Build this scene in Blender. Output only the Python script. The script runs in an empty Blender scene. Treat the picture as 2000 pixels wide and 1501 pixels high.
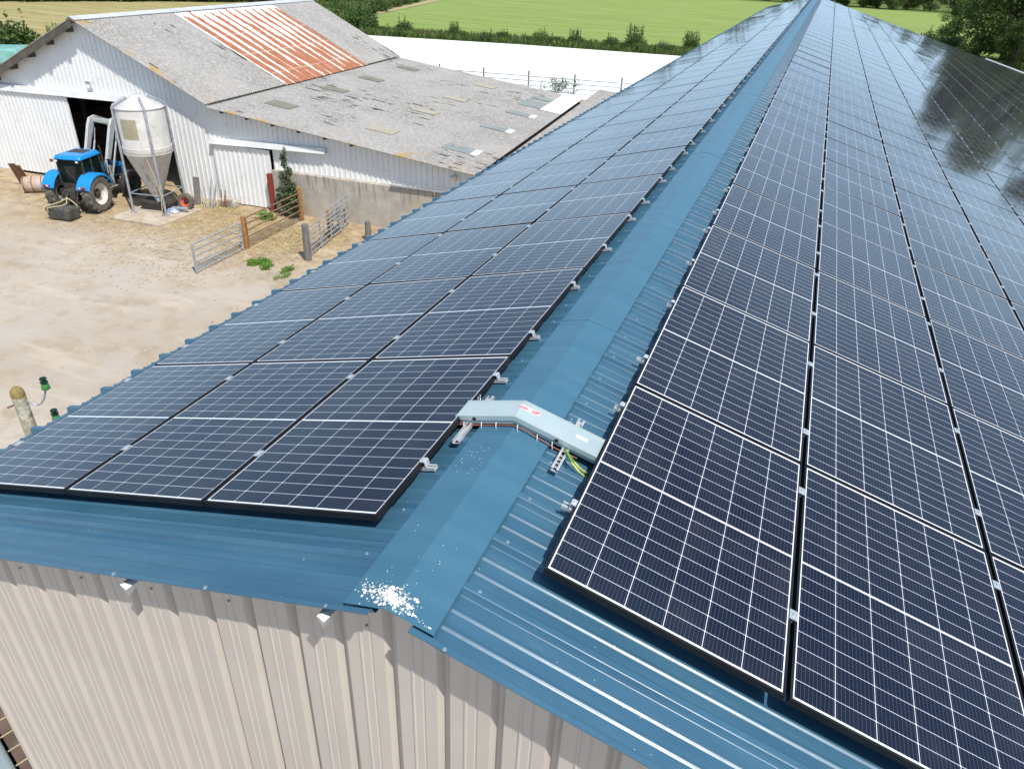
import bpy, bmesh, math, random
import numpy as np
from mathutils import Matrix, Vector
random.seed(7); rng = np.random.default_rng(7)
sc = bpy.context.scene
R = math.radians
# ------------------------------------------------------------------ camera
CAM = np.array([1.0430, -2.2330, 10.6323])
YAW, PIT, ROL = R(-19.949), R(31.047), R(2.812)
FPX = 1404.95            # focal length in pixels of a 2000 px wide picture
_f = np.array([math.sin(YAW)*math.cos(PIT), math.cos(YAW)*math.cos(PIT), -math.sin(PIT)])
_r0 = np.array([math.cos(YAW), -math.sin(YAW), 0]); _u0 = np.cross(_r0, _f)
_r = _r0*math.cos(ROL)+_u0*math.sin(ROL); _u = -_r0*math.sin(ROL)+_u0*math.cos(ROL)
cam = bpy.data.cameras.new('camera'); camo = bpy.data.objects.new('camera', cam)
sc.collection.objects.link(camo); sc.camera = camo
camo.matrix_world = Matrix([[_r[0], _u[0], -_f[0], CAM[0]], [_r[1], _u[1], -_f[1], CAM[1]],
                            [_r[2], _u[2], -_f[2], CAM[2]], [0, 0, 0, 1]])
cam.sensor_fit = 'HORIZONTAL'; cam.sensor_width = 36; cam.lens = 36*FPX/2000
cam.clip_start = .05; cam.clip_end = 3000
# ------------------------------------------------------------------ sky and sun
SUN = Vector((.50, -.36, 1.0)).normalized()
SUN_EL = math.asin(SUN.z); SUN_ROT = math.atan2(SUN.x, SUN.y)
w = bpy.data.worlds.new('World'); sc.world = w; w.use_nodes = True
nt = w.node_tree; bg = nt.nodes['Background']
sky = nt.nodes.new('ShaderNodeTexSky'); sky.sky_type = 'NISHITA'; sky.sun_disc = False
sky.sun_elevation = SUN_EL; sky.sun_rotation = SUN_ROT; sky.dust_density = .6; sky.air_density = 1.15; sky.ozone_density = 1.5
_tc = nt.nodes.new('ShaderNodeTexCoord'); _sx = nt.nodes.new('ShaderNodeSeparateXYZ'); _cx = nt.nodes.new('ShaderNodeCombineXYZ')
_ab = nt.nodes.new('ShaderNodeMath'); _ab.operation = 'ABSOLUTE'; _ma = nt.nodes.new('ShaderNodeMath'); _ma.operation = 'MULTIPLY_ADD'
_ma.inputs[1].default_value = .84; _ma.inputs[2].default_value = .14      # the clear summer air: no yellow band at the horizon
nt.links.new(_tc.outputs['Generated'], _sx.inputs[0]); nt.links.new(_sx.outputs[2], _ab.inputs[0]); nt.links.new(_ab.outputs[0], _ma.inputs[0])
nt.links.new(_sx.outputs[0], _cx.inputs[0]); nt.links.new(_sx.outputs[1], _cx.inputs[1]); nt.links.new(_ma.outputs[0], _cx.inputs[2])
nt.links.new(_cx.outputs[0], sky.inputs['Vector']) if 'Vector' in sky.inputs else None
_cn = nt.nodes.new('ShaderNodeTexNoise'); _cn.inputs['Scale'].default_value = 2.2; _cn.inputs['Detail'].default_value = 6
_mp = nt.nodes.new('ShaderNodeMapping'); _mp.inputs['Scale'].default_value = (1, 1, 2.6); nt.links.new(_tc.outputs['Generated'], _mp.inputs[0]); nt.links.new(_mp.outputs[0], _cn.inputs['Vector'])
_mr = nt.nodes.new('ShaderNodeMapRange'); _mr.inputs[1].default_value = .38; _mr.inputs[2].default_value = .68; _mr.inputs[3].default_value = .0; _mr.inputs[4].default_value = .38
nt.links.new(_cn.outputs['Fac'], _mr.inputs[0]); _cm = nt.nodes.new('ShaderNodeMix'); _cm.data_type = 'RGBA'; _cm.inputs[7].default_value = (5.9, 8.3, 10.6, 1)   # thin bright cloud
_h1 = nt.nodes.new('ShaderNodeMath'); _h1.operation = 'SUBTRACT'; _h1.inputs[0].default_value = 1; nt.links.new(_ab.outputs[0], _h1.inputs[1])
_h2 = nt.nodes.new('ShaderNodeMath'); _h2.operation = 'POWER'; _h2.inputs[1].default_value = 5; nt.links.new(_h1.outputs[0], _h2.inputs[0])
_h3 = nt.nodes.new('ShaderNodeMath'); _h3.operation = 'MULTIPLY_ADD'; _h3.inputs[1].default_value = .74; _h3.use_clamp = True     # haze thickens towards the horizon
nt.links.new(_h2.outputs[0], _h3.inputs[0]); nt.links.new(_mr.outputs[0], _h3.inputs[2]); nt.links.new(_h3.outputs[0], _cm.inputs[0]); nt.links.new(sky.outputs[0], _cm.inputs[6])
nt.links.new(_cm.outputs[2], bg.inputs[0]); bg.inputs[1].default_value = .115
sl = bpy.data.lights.new('sun', 'SUN'); sl.energy = 4.4; sl.angle = R(.53); sl.color = (1, .955, .88)
so = bpy.data.objects.new('sun', sl); sc.collection.objects.link(so)
so.rotation_euler = SUN.to_track_quat('Z', 'Y').to_euler()
sc.view_settings.view_transform = 'Standard'; sc.view_settings.look = 'None'
sc.view_settings.exposure = .20; sc.view_settings.gamma = 1
sc.render.engine = 'CYCLES'
try: sc.cycles.use_denoising = True
except Exception: pass

# ------------------------------------------------------------------ materials
def mat(name, rough=.6, metal=0, spec=.5):
    m = bpy.data.materials.new(name); m.use_nodes = True
    b = m.node_tree.nodes['Principled BSDF']
    b.inputs['Roughness'].default_value = rough; b.inputs['Metallic'].default_value = metal
    b.inputs['Specular IOR Level'].default_value = spec
    return m, m.node_tree, b
class N:
    """small helper for building node graphs"""
    def __init__(s, nt): s.nt = nt
    def n(s, t, **k):
        x = s.nt.nodes.new(t)
        for a, v in k.items(): setattr(x, a, v)
        return x
    def put(s, sock, v):
        if hasattr(v, 'is_output') or isinstance(v, bpy.types.NodeSocket): s.nt.links.new(v, sock)
        else: sock.default_value = v
    def m(s, op, a, b=0., c=None):
        x = s.n('ShaderNodeMath', operation=op); s.put(x.inputs[0], a); s.put(x.inputs[1], b)
        if c is not None: s.put(x.inputs[2], c)
        return x.outputs[0]
    def mix(s, f, a, b):
        x = s.n('ShaderNodeMix', data_type='RGBA'); s.put(x.inputs[0], f)
        for i, v in ((6, a), (7, b)):
            s.put(x.inputs[i], (*v, 1) if isinstance(v, tuple) and len(v) == 3 else v)
        return x.outputs[2]
    def coord(s, kind='Object', scale=(1, 1, 1), loc=(0, 0, 0), rot=0):
        t = s.n('ShaderNodeTexCoord'); mp = s.n('ShaderNodeMapping')
        mp.inputs['Scale'].default_value = scale; mp.inputs['Location'].default_value = loc; mp.inputs['Rotation'].default_value = (0, 0, rot)
        s.nt.links.new(t.outputs[kind], mp.inputs[0]); return mp.outputs[0]
    def noise(s, vec, scale=5, detail=4, rough=.55, dist=0):
        x = s.n('ShaderNodeTexNoise'); s.nt.links.new(vec, x.inputs['Vector'])
        x.inputs['Scale'].default_value = scale; x.inputs['Detail'].default_value = detail
        x.inputs['Roughness'].default_value = rough; x.inputs['Distortion'].default_value = dist
        return x.outputs['Fac']
    def vor(s, vec, scale=5, out='Distance', rnd=1):
        x = s.n('ShaderNodeTexVoronoi'); s.nt.links.new(vec, x.inputs['Vector'])
        x.inputs['Scale'].default_value = scale; x.inputs['Randomness'].default_value = rnd
        return x.outputs[out]
    def ramp(s, f, lo, hi):
        x = s.n('ShaderNodeMapRange', interpolation_type='SMOOTHSTEP'); s.put(x.inputs[0], f)
        x.inputs[1].default_value = lo; x.inputs[2].default_value = hi
        return x.outputs[0]
    def bump(s, h, strength=.3, dist=.02):
        x = s.n('ShaderNodeBump'); x.inputs['Strength'].default_value = strength
        x.inputs['Distance'].default_value = dist; s.nt.links.new(h, x.inputs['Height']); return x.outputs[0]
    def xyz(s, vec):
        x = s.n('ShaderNodeSeparateXYZ'); s.nt.links.new(vec, x.inputs[0]); return x.outputs

def noisy(name, c1, c2, scale=3, rough=.7, metal=0, c3=None, s3=12, bump=0, bscale=40, lo=.35, hi=.65, spec=.4, stretch=(1, 1, 1)):
    m, nt, b = mat(name, rough, metal, spec); g = N(nt); v = g.coord('Object', stretch)
    c = g.mix(g.ramp(g.noise(v, scale, 6), lo, hi), c1, c2)
    if c3: c = g.mix(g.ramp(g.noise(v, s3, 5), .58, .7), c, c3)
    nt.links.new(c, b.inputs['Base Color'])
    if bump: nt.links.new(g.bump(g.noise(v, bscale, 4), bump), b.inputs['Normal'])
    return m

MAT = {}
def blue_steel(name, base, base2, rough):
    m, nt, b = mat(name, rough, 0, .5); g = N(nt)
    v = g.coord('Object'); vs = g.coord('Object', (1, 6, 1))
    c = g.mix(g.ramp(g.noise(vs, 1.3, 6), .3, .7), base, base2)
    c = g.mix(g.m('MULTIPLY', g.ramp(g.noise(v, 9, 8, .7), .55, .8), .25), c, (.14, .22, .27))
    vd = g.n('ShaderNodeVectorMath', operation='ADD'); nz = g.n('ShaderNodeTexNoise'); nz.inputs['Scale'].default_value = 30
    nt.links.new(v, nz.inputs['Vector']); vsx = g.n('ShaderNodeVectorMath', operation='SCALE'); vsx.inputs[3].default_value = .03; nt.links.new(nz.outputs['Color'], vsx.inputs[0])
    nt.links.new(v, vd.inputs[0]); nt.links.new(vsx.outputs[0], vd.inputs[1])
    d = g.vor(vd.outputs[0], 6); n2 = g.noise(v, 5.1, 3)
    spots = g.m('MULTIPLY', g.m('LESS_THAN', d, g.m('MULTIPLY', g.m('SUBTRACT', n2, .50), .26)), g.ramp(g.noise(v, .9, 2), .52, .66))
    c = g.mix(spots, c, (.75, .77, .76))
    d2 = g.vor(v, 23); sp2 = g.m('MULTIPLY', g.m('LESS_THAN', d2, .06), g.ramp(g.noise(v, 2.3, 3), .52, .62))
    c = g.mix(g.m('MULTIPLY', sp2, .7), c, (.5, .58, .62))
    nt.links.new(c, b.inputs['Base Color'])
    rr = g.m('ADD', g.m('MULTIPLY', g.noise(v, 14, 5), .25), rough-.1); nt.links.new(rr, b.inputs['Roughness'])
    nt.links.new(g.bump(g.noise(v, 3.2, 3), .12, .01), b.inputs['Normal'])
    return m
MAT['roof_blue'] = blue_steel('blue_coated_steel', (.035, .104, .170), (.049, .130, .197), .30)
MAT['cap_blue'] = blue_steel('blue_ridge_steel', (.043, .130, .198), (.055, .150, .222), .34)

def panel_glass():
    m, nt, b = mat('solar_cell_glass', .07, 0, .5); g = N(nt)
    uv = g.n('ShaderNodeUVMap'); x, y, z = g.xyz(uv.outputs[0])
    W, L = 1.118, 1.739; CW = .1829; mx = (W-6*CW)/2
    HC = .0941; mid = .011; my = (L-18*HC-mid)/2
    cu = g.m('DIVIDE', g.m('SUBTRACT', x, mx), CW)
    yy = g.m('SUBTRACT', y, my)
    upper = g.m('GREATER_THAN', yy, 9*HC+mid/2)
    yy2 = g.m('SUBTRACT', yy, g.m('MULTIPLY', upper, mid))
    cv = g.m('DIVIDE', yy2, HC)
    fu = g.m('FRACT', cu); fv = g.m('FRACT', cv)
    du = g.m('MULTIPLY', g.m('MINIMUM', fu, g.m('SUBTRACT', 1., fu)), CW)
    dv = g.m('MULTIPLY', g.m('MINIMUM', fv, g.m('SUBTRACT', 1., fv)), HC)
    line = g.m('MAXIMUM', g.m('LESS_THAN', du, .00125), g.m('LESS_THAN', dv, .0011))
    dot = g.m('LESS_THAN', g.m('ADD', du, dv), .0054)
    line = g.m('MAXIMUM', line, dot)
    out = g.m('MAXIMUM', g.m('MAXIMUM', g.m('LESS_THAN', cu, 0.), g.m('GREATER_THAN', cu, 6.)),
              g.m('MAXIMUM', g.m('LESS_THAN', cv, 0.), g.m('GREATER_THAN', cv, 18.)))
    md = g.m('LESS_THAN', g.m('ABSOLUTE', g.m('SUBTRACT', yy, 9*HC+mid/2)), mid/2)
    white = g.m('MAXIMUM', g.m('MAXIMUM', line, out), md)
    # thin bus bars running along the panel
    bb = g.m('FRACT', g.m('MULTIPLY', fu, 10.)); bd = g.m('ABSOLUTE', g.m('SUBTRACT', bb, .5))
    bar = g.m('MULTIPLY', g.m('LESS_THAN', bd, .030), .55)
    tab = g.m('MULTIPLY', g.m('LESS_THAN', bd, .055), g.m('LESS_THAN', dv, .0055))
    bar = g.m('MAXIMUM', bar, g.m('MULTIPLY', tab, .7))
    # every cell a slightly different tone
    cell = g.n('ShaderNodeCombineXYZ'); nt.links.new(g.m('FLOOR', cu), cell.inputs[0]); nt.links.new(g.m('FLOOR', cv), cell.inputs[1])
    oi = g.n('ShaderNodeObjectInfo'); nt.links.new(g.m('MULTIPLY', oi.outputs['Random'], 91.), cell.inputs[2])
    wn = g.n('ShaderNodeTexWhiteNoise'); nt.links.new(cell.outputs[0], wn.inputs['Vector'])
    c = g.mix(wn.outputs['Value'], (.0058, .0078, .0172), (.0102, .0098, .0192))
    c = g.mix(bar, c, (.17, .18, .225)); c = g.mix(white, c, (.80, .81, .86))
    tc = g.coord('Object'); dust = g.ramp(g.noise(tc, 2.5, 6, .65), .45, .8)
    c = g.mix(g.m('MULTIPLY', dust, .028), c, (.5, .45, .38))
    nt.links.new(c, b.inputs['Base Color'])
    nt.links.new(g.m('ADD', g.m('MULTIPLY', dust, .08), .06), b.inputs['Roughness'])
    nt.links.new(g.bump(g.noise(tc, 1.3, 2), .10, .004), b.inputs['Normal'])
    b.inputs['IOR'].default_value = 1.62; b.inputs['Specular Tint'].default_value = (.62, .82, 1, 1)
    return m
MAT['glass'] = panel_glass()
MAT['frame'] = noisy('black_anodised_frame', (.010, .010, .012), (.016, .016, .018), 4, .45, .0, spec=.25)
MAT['galv'] = noisy('galvanised_steel', (.62, .65, .67), (.50, .54, .57), 12, .36, .55, bump=.05)
MAT['screw'] = noisy('dull_washer', (.16, .24, .29), (.30, .36, .40), 50, .4, .2)
MAT['wscrew'] = noisy('brown_screw_head', (.22, .17, .13), (.32, .26, .21), 40, .5)
MAT['tray'] = noisy('galvanised_tray_lid', (.47, .56, .56), (.41, .50, .51), 5, .42, .25)
MAT['pipe'] = noisy('grey_galvanised_pipe', (.42, .45, .48), (.30, .32, .35), 6, .5, .35)
MAT['alu'] = noisy('silver_aluminium', (.70, .71, .72), (.60, .61, .62), 20, .35, .5)
MAT['dark'] = noisy('black_plastic', (.012, .012, .013), (.022, .022, .023), 8, .5)
MAT['wall'] = noisy('beige_cladding', (.525, .468, .418), (.485, .430, .385), 1.2, .42, 0, c3=(.515, .46, .41), s3=30, spec=.4)
MAT['white'] = noisy('white_cladding', (.80, .80, .79), (.75, .75, .745), .9, .5, 0, c3=(.64, .64, .62), s3=4)
MAT['track'] = noisy('white_track_cover', (.74, .74, .73), (.64, .645, .64), 2, .5)
MAT['concrete'] = None
def concrete():
    m, nt, b = mat('stained_concrete', .9, 0, .2); g = N(nt); v = g.coord('Object'); x, y, z = g.xyz(v)
    c = g.mix(g.ramp(g.noise(v, 2, 8, .65), .3, .7), (.50, .465, .41), (.38, .35, .305))
    st = g.noise(g.coord('Object', (6, 6, .5)), 1.2, 5)
    c = g.mix(g.m('MULTIPLY', g.ramp(st, .48, .68), g.ramp(z, .7, 1.8)), c, (.20, .165, .12))
    c = g.mix(g.m('MULTIPLY', g.ramp(g.noise(v, .9, 4), .5, .7), .5), c, (.42, .33, .22))
    nt.links.new(c, b.inputs['Base Color']); nt.links.new(g.bump(g.noise(v, 14, 6), .4, .02), b.inputs['Normal']); return m
MAT['concrete'] = concrete()
MAT['slab'] = noisy('pale_concrete_slab', (.50, .43, .34), (.40, .33, .25), 1.5, .9, 0, c3=(.28, .21, .15), s3=3, bump=.3)

def fibre_cement(cracks=1., name='fibre_cement'):
    m, nt, b = mat(name, .95, 0, .15); g = N(nt); v = g.coord('Object'); x, y, z = g.xyz(v)
    c = g.mix(g.ramp(g.noise(v, .45, 5), .3, .7), (.325, .312, .298), (.245, .237, .228))
    c = g.mix(g.ramp(g.noise(v, 7, 8, .7), .42, .66), c, (.41, .39, .365))
    c = g.mix(g.m('MULTIPLY', g.ramp(g.noise(v, 16, 4, .6), .58, .7), .7), c, (.17, .155, .145))
    # lichen along the rake
    li = g.m('MULTIPLY', g.ramp(y, .9, -.3), g.ramp(g.noise(v, 1.3, 4), .52, .66))
    c = g.mix(g.m('MULTIPLY', li, .8), c, (.40, .25, .07))
    # flaked dark cracks along the corrugations
    vs = g.coord('Object', (1.1, 7, 1)); cr = g.ramp(g.noise(vs, 1.0, 3, .5), .60, .635)
    ar = g.ramp(g.noise(v, .21, 3), .50, .58)
    c = g.mix(g.m('MULTIPLY', g.m('MULTIPLY', cr, ar), cracks), c, (.06, .052, .045))
    sp = g.m('LESS_THAN', g.vor(v, 3.2), .06); c = g.mix(g.m('MULTIPLY', sp, .5), c, (.7, .69, .66))
    nt.links.new(c, b.inputs['Base Color']); return m
MAT['fibre'] = fibre_cement()
def rust_sheet():
    m, nt, b = mat('rusty_white_sheet', .75, 0, .3); g = N(nt); v = g.coord('Object'); x, y, z = g.xyz(v)
    # local x runs down the slope (-8.9 .. -2.7), y along the ridge
    f = g.m('FRACT', g.m('DIVIDE', g.m('SUBTRACT', y, 5.8), .735)); d = g.m('ABSOLUTE', g.m('SUBTRACT', f, .5))
    n1 = g.noise(g.coord('Object', (.5, 2.2, .5)), 1.3, 5, .6); n2 = g.noise(v, 6, 6, .7)
    n3 = g.noise(g.coord('Object', (.30, 1, .3)), .7, 3)
    k = g.m('ADD', d, g.m('MULTIPLY', g.m('SUBTRACT', n1, .5), .55)); k = g.m('ADD', k, g.m('MULTIPLY', g.m('SUBTRACT', n2, .5), .16))
    k = g.m('ADD', k, g.m('MULTIPLY', g.m('SUBTRACT', n3, .5), .38))
    grad = g.m('MULTIPLY', g.m('ADD', x, 6.6), -.030)
    top = g.m('MULTIPLY', g.ramp(x, -8.1, -8.75), .26)
    k = g.m('ADD', k, g.m('ADD', grad, top))
    wf = g.ramp(k, .29, .335)
    rc = g.mix(g.ramp(g.noise(v, 3, 6), .3, .7), (.30, .118, .062), (.38, .160, .085))
    c = g.mix(wf, rc, (.78, .76, .74))
    seam = g.m('LESS_THAN', g.m('ABSOLUTE', g.m('SUBTRACT', g.m('FRACT', g.m('DIVIDE', g.m('ADD', x, 9.), 1.55)), .5)), .012)
    c = g.mix(g.m('MULTIPLY', seam, .6), c, (.66, .50, .42))
    nt.links.new(c, b.inputs['Base Color']); return m
MAT['rust_sheet'] = rust_sheet()
MAT['rooflight_green'] = noisy('grey_green_rooflight', (.225, .215, .165), (.185, .18, .14), 4, .4)
MAT['rooflight_yellow'] = noisy('yellowed_rooflight', (.40, .365, .28), (.345, .31, .24), 4, .4)
MAT['rooflight_grey'] = noisy('grey_rooflight', (.20, .23, .22), (.27, .30, .29), 4, .35)
MAT['newsheet'] = noisy('new_white_sheet', (.82, .83, .84), (.76, .77, .79), 2, .45)
MAT['ridge_grey'] = noisy('pale_grey_ridge_tile', (.50, .52, .54), (.42, .44, .46), 2, .7)
MAT['rustred'] = noisy('red_oxide_paint', (.27, .045, .025), (.20, .04, .025), 5, .6)
MAT['rust'] = noisy('rusty_steel', (.24, .125, .065), (.15, .08, .05), 8, .85, 0, c3=(.36, .22, .12), s3=9)
MAT['brown_rail'] = noisy('brown_rail', (.24, .15, .095), (.16, .095, .06), 6, .8)
MAT['orange_post'] = noisy('orange_rust_post', (.42, .20, .055), (.27, .12, .045), 9, .85, 0, c3=(.12, .07, .04), s3=14)
MAT['greywood'] = noisy('weathered_grey_wood', (.13, .125, .12), (.20, .19, .18), 3, .9, stretch=(6, 6, 1))
MAT['tyre'] = noisy('dusty_tyre', (.16, .145, .12), (.10, .09, .075), 6, .95)
MAT['tyre_dark'] = noisy('dark_tyre', (.045, .042, .04), (.07, .065, .06), 6, .9)
MAT['tractor_blue'] = noisy('bright_blue_paint', (.012, .250, .64), (.015, .23, .58), 3, .30, 0, c3=(.10, .24, .40), s3=7)
MAT['cabglass'], _nt, _b = mat('tinted_cab_glass', .05, 0, .6)
_g = N(_nt); _t = _g.n('ShaderNodeBsdfTransparent'); _t.inputs[0].default_value = (.72, .84, .78, 1)
_b.inputs['Base Color'].default_value = (.03, .06, .05, 1); _fr = _g.n('ShaderNodeFresnel'); _fr.inputs[0].default_value = 1.6
_mx = _g.n('ShaderNodeMixShader'); _nt.links.new(_g.m('ADD', _fr.outputs[0], .16), _mx.inputs[0])
_nt.links.new(_t.outputs[0], _mx.inputs[1]); _nt.links.new(_b.outputs[0], _mx.inputs[2]); _nt.links.new(_mx.outputs[0], _nt.nodes['Material Output'].inputs[0])
MAT['rim'] = noisy('cream_wheel_rim', (.68, .66, .60), (.55, .52, .45), 6, .5)
MAT['orange_rim'] = noisy('orange_wheel_rim', (.62, .12, .055), (.50, .10, .05), 6, .5)
MAT['chassis'] = noisy('dark_oily_steel', (.035, .033, .03), (.07, .06, .05), 9, .65)
MAT['loader'] = noisy('grey_loader_paint', (.46, .48, .48), (.38, .40, .40), 5, .45)
MAT['ballast'] = noisy('black_ballast_box', (.05, .052, .052), (.11, .105, .09), 4, .6)
MAT['rope'] = noisy('pale_rope', (.55, .46, .28), (.42, .34, .2), 20, .9)
def silo_mat():
    m, nt, b = mat('dusty_white_glass_fibre', .55, 0, .4); g = N(nt); v = g.coord('Object'); x, y, z = g.xyz(v)
    c = g.mix(g.ramp(g.noise(v, 1.6, 6), .3, .7), (.62, .60, .57), (.52, .50, .47))
    st = g.ramp(g.noise(g.coord('Object', (3, 3, .35)), 1.6, 4), .52, .66)
    c = g.mix(g.m('MULTIPLY', g.m('MULTIPLY', st, g.ramp(z, 3.0, 1.6)), .6), c, (.24, .21, .16))
    c = g.mix(g.m('MULTIPLY', g.ramp(g.noise(v, 5, 6), .55, .7), .45), c, (.36, .32, .27))
    nt.links.new(c, b.inputs['Base Color']); return m
MAT['silo'] = silo_mat()
MAT['silo_patch'] = noisy('yellowed_window_strip', (.40, .36, .24), (.33, .30, .2), 4, .5)
MAT['barrel'] = noisy('faded_barrel', (.42, .30, .22), (.52, .42, .36), 2.2, .75, 0, c3=(.30, .19, .12), s3=5)
MAT['pole'] = noisy('lichen_concrete', (.34, .31, .21), (.54, .52, .43), 9, .95, 0, c3=(.16, .14, .09), s3=16, bump=.8, bscale=25)
MAT['pole_cap'] = noisy('mossy_top', (.20, .175, .07), (.30, .215, .075), 14, .95, bump=.6)
MAT['insulator'], _nt, _b = mat('green_glass', .08, 0, .6)
_b.inputs['Base Color'].default_value = (.07, .30, .08, 1); _b.inputs['Transmission Weight'].default_value = .35
MAT['insulator_dark'] = noisy('dark_green_glass', (.006, .03, .018), (.01, .05, .03), 10, .08)
MAT['cable_o'] = noisy('orange_brown_cable', (.26, .10, .07), (.20, .075, .05), 10, .6)
MAT['cable_y'] = noisy('yellow_green_cable', (.55, .55, .07), (.12, .28, .05), 14, .5, lo=.45, hi=.55)
MAT['sticker'] = noisy('white_sticker', (.85, .85, .85), (.8, .8, .82), 3, .5)
MAT['red_mark'] = noisy('red_marking', (.62, .04, .07), (.5, .04, .07), 9, .6)
MAT['pink_sticker'] = noisy('washed_pink_sticker', (.72, .52, .55), (.68, .56, .58), 9, .6)
MAT['lime'] = noisy('white_droppings', (.84, .84, .83), (.70, .69, .68), 25, .9)
MAT['tarp'] = noisy('pale_blue_tarpaulin', (.20, .25, .26), (.235, .285, .29), 1.5, .5)
MAT['teal'] = noisy('faded_teal_sheet', (.14, .33, .29), (.20, .40, .36), 1.5, .6)
MAT['board'] = noisy('dark_brown_board', (.09, .06, .045), (.14, .09, .07), 3, .8, stretch=(1, 1, 6))
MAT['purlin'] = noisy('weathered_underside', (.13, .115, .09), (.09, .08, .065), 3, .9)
MAT['bark'] = noisy('brown_bark', (.10, .07, .045), (.06, .045, .03), 6, .95, bump=.5)

def leaf(name, c1, c2, tr=.35):
    m, nt, b = mat(name, .55, 0, .35); g = N(nt)
    ge = g.n('ShaderNodeNewGeometry'); v = g.coord('Object')
    f = g.m('ADD', g.m('MULTIPLY', ge.outputs['Random Per Island'], .6), g.m('MULTIPLY', g.ramp(g.noise(v, .7, 3), .3, .7), .4))
    c = g.mix(f, c1, c2); nt.links.new(c, b.inputs['Base Color'])
    t = g.n('ShaderNodeBsdfTranslucent'); nt.links.new(c, t.inputs[0])
    mx = g.n('ShaderNodeMixShader'); mx.inputs[0].default_value = tr
    nt.links.new(b.outputs[0], mx.inputs[1]); nt.links.new(t.outputs[0], mx.inputs[2])
    nt.links.new(mx.outputs[0], nt.nodes['Material Output'].inputs[0]); return m
MAT['leaf_dark'] = leaf('dark_green_leaves', (.036, .064, .014), (.115, .150, .034))
MAT['leaf_mid'] = leaf('mid_green_leaves', (.05, .095, .022), (.12, .19, .05))
MAT['leaf_sunny'] = leaf('sunlit_yellow_green_leaves', (.055, .09, .014), (.19, .22, .04))
MAT['leaf_light'] = leaf('yellow_green_leaves', (.10, .15, .03), (.21, .27, .07))
MAT['leaf_grey'] = leaf('grey_green_leaves', (.085, .125, .06), (.225, .275, .165))
MAT['leaf_brown'] = leaf('brown_leaves', (.22, .07, .035), (.30, .11, .05))
MAT['leaf_bright'] = leaf('bright_green_weeds', (.11, .24, .03), (.24, .40, .08))
MAT['grass_rough'] = leaf('rough_grass_blades', (.10, .15, .03), (.24, .27, .09))
MAT['straw'] = leaf('dry_straw', (.42, .32, .14), (.58, .47, .25), .15)

def yard_ground():
    m, nt, b = mat('yard_dirt', .97, 0, .15); g = N(nt); v = g.coord('Object'); x, y, z = g.xyz(v)
    c = g.mix(g.ramp(g.noise(v, .16, 5), .35, .65), (.465, .405, .34), (.40, .340, .275))
    c = g.mix(g.m('MULTIPLY', g.ramp(g.noise(v, 1.1, 8, .68), .46, .7), .75), c, (.36, .275, .185))
    c = g.mix(g.m('MULTIPLY', g.ramp(g.noise(v, .42, 4), .52, .66), .6), c, (.44, .40, .35))
    # trampled straw and earth towards the barn and the pen
    near = g.ramp(g.m('ADD', y, g.m('MULTIPLY', g.m('SUBTRACT', g.noise(v, .3, 4), .5), 9.)), 15.5, 21.5)
    st = g.mix(g.ramp(g.noise(v, 1.7, 8, .7), .38, .64), (.27, .185, .105), (.47, .355, .19))
    c = g.mix(g.m('MULTIPLY', near, .8), c, st)
    sp = g.m('LESS_THAN', g.vor(v, 4.5), .09); c = g.mix(g.m('MULTIPLY', g.m('MULTIPLY', sp, g.ramp(g.noise(v, .8, 3), .5, .6)), .6), c, (.68, .65, .6))
    tr = g.ramp(g.noise(g.coord('Object', (.35, 2.2, 1), (0, 0, 0)), .6, 4), .55, .68)
    c = g.mix(g.m('MULTIPLY', tr, .35), c, (.58, .50, .41))
    dk = g.ramp(g.noise(g.coord('Object', (1, 1.5, 1), (31, 12, 0)), .33, 7, .66), .53, .70)
    c = g.mix(g.m('MULTIPLY', dk, .8), c, (.30, .232, .162))
    gr = g.noise(v, 22, 5, .7); c = g.mix(g.m('MULTIPLY', g.ramp(gr, .5, .75), .35), c, (.26, .20, .14))
    for ox, oy, ph in ((.18, 1., 3.2), (.55, .83, 1.1)):      # wheel tracks curving through the yard
        u_ = g.m('ADD', g.m('MULTIPLY', x, ox), g.m('ADD', g.m('MULTIPLY', y, oy), g.m('MULTIPLY', g.noise(v, .07, 2), 9.)))
        f_ = g.m('ABSOLUTE', g.m('SUBTRACT', g.m('FRACT', g.m('DIVIDE', g.m('ADD', u_, ph), 4.7)), .5))
        tk = g.m('MULTIPLY', g.ramp(g.m('ABSOLUTE', g.m('SUBTRACT', f_, .19)), .045, .02), g.ramp(g.noise(v, .5, 4), .42, .6))
        c = g.mix(g.m('MULTIPLY', tk, .14), c, (.54, .46, .37))
    nt.links.new(c, b.inputs['Base Color']); nt.links.new(g.bump(g.noise(v, 6, 8, .7), .5, .05), b.inputs['Normal']); return m
MAT['yard'] = yard_ground()
def field(name, c1, c2, c3, sx=1, sy=1, rot=0):
    m, nt, b = mat(name, 1, 0, .05); g = N(nt); v = g.coord('Object'); vs = g.coord('Object', (sx, sy, 1), (0, 0, 0), rot)
    c = g.mix(g.ramp(g.noise(vs, .05, 6, .6), .35, .65), c1, c2)
    c = g.mix(g.m('MULTIPLY', g.ramp(g.noise(v, .9, 8, .75), .45, .7), .6), c, c3)
    c = g.mix(g.m('MULTIPLY', g.ramp(g.noise(vs, .11, 6, .65), .48, .64), .75), c, c3)
    nt.links.new(c, b.inputs['Base Color']); nt.links.new(g.bump(g.noise(v, 3, 6, .8), .6, .3), b.inputs['Normal']); return m
MAT['field'] = field('meadow_grass', (.235, .315, .088), (.195, .275, .07), (.315, .365, .145), .6, 5, R(20))
MAT['stubble'] = field('dry_stubble', (.37, .315, .14), (.27, .245, .10), (.46, .39, .21), .6, 6, R(-37))
MAT['land'] = field('far_grass', (.11, .16, .04), (.14, .18, .05), (.16, .2, .07))
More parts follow.
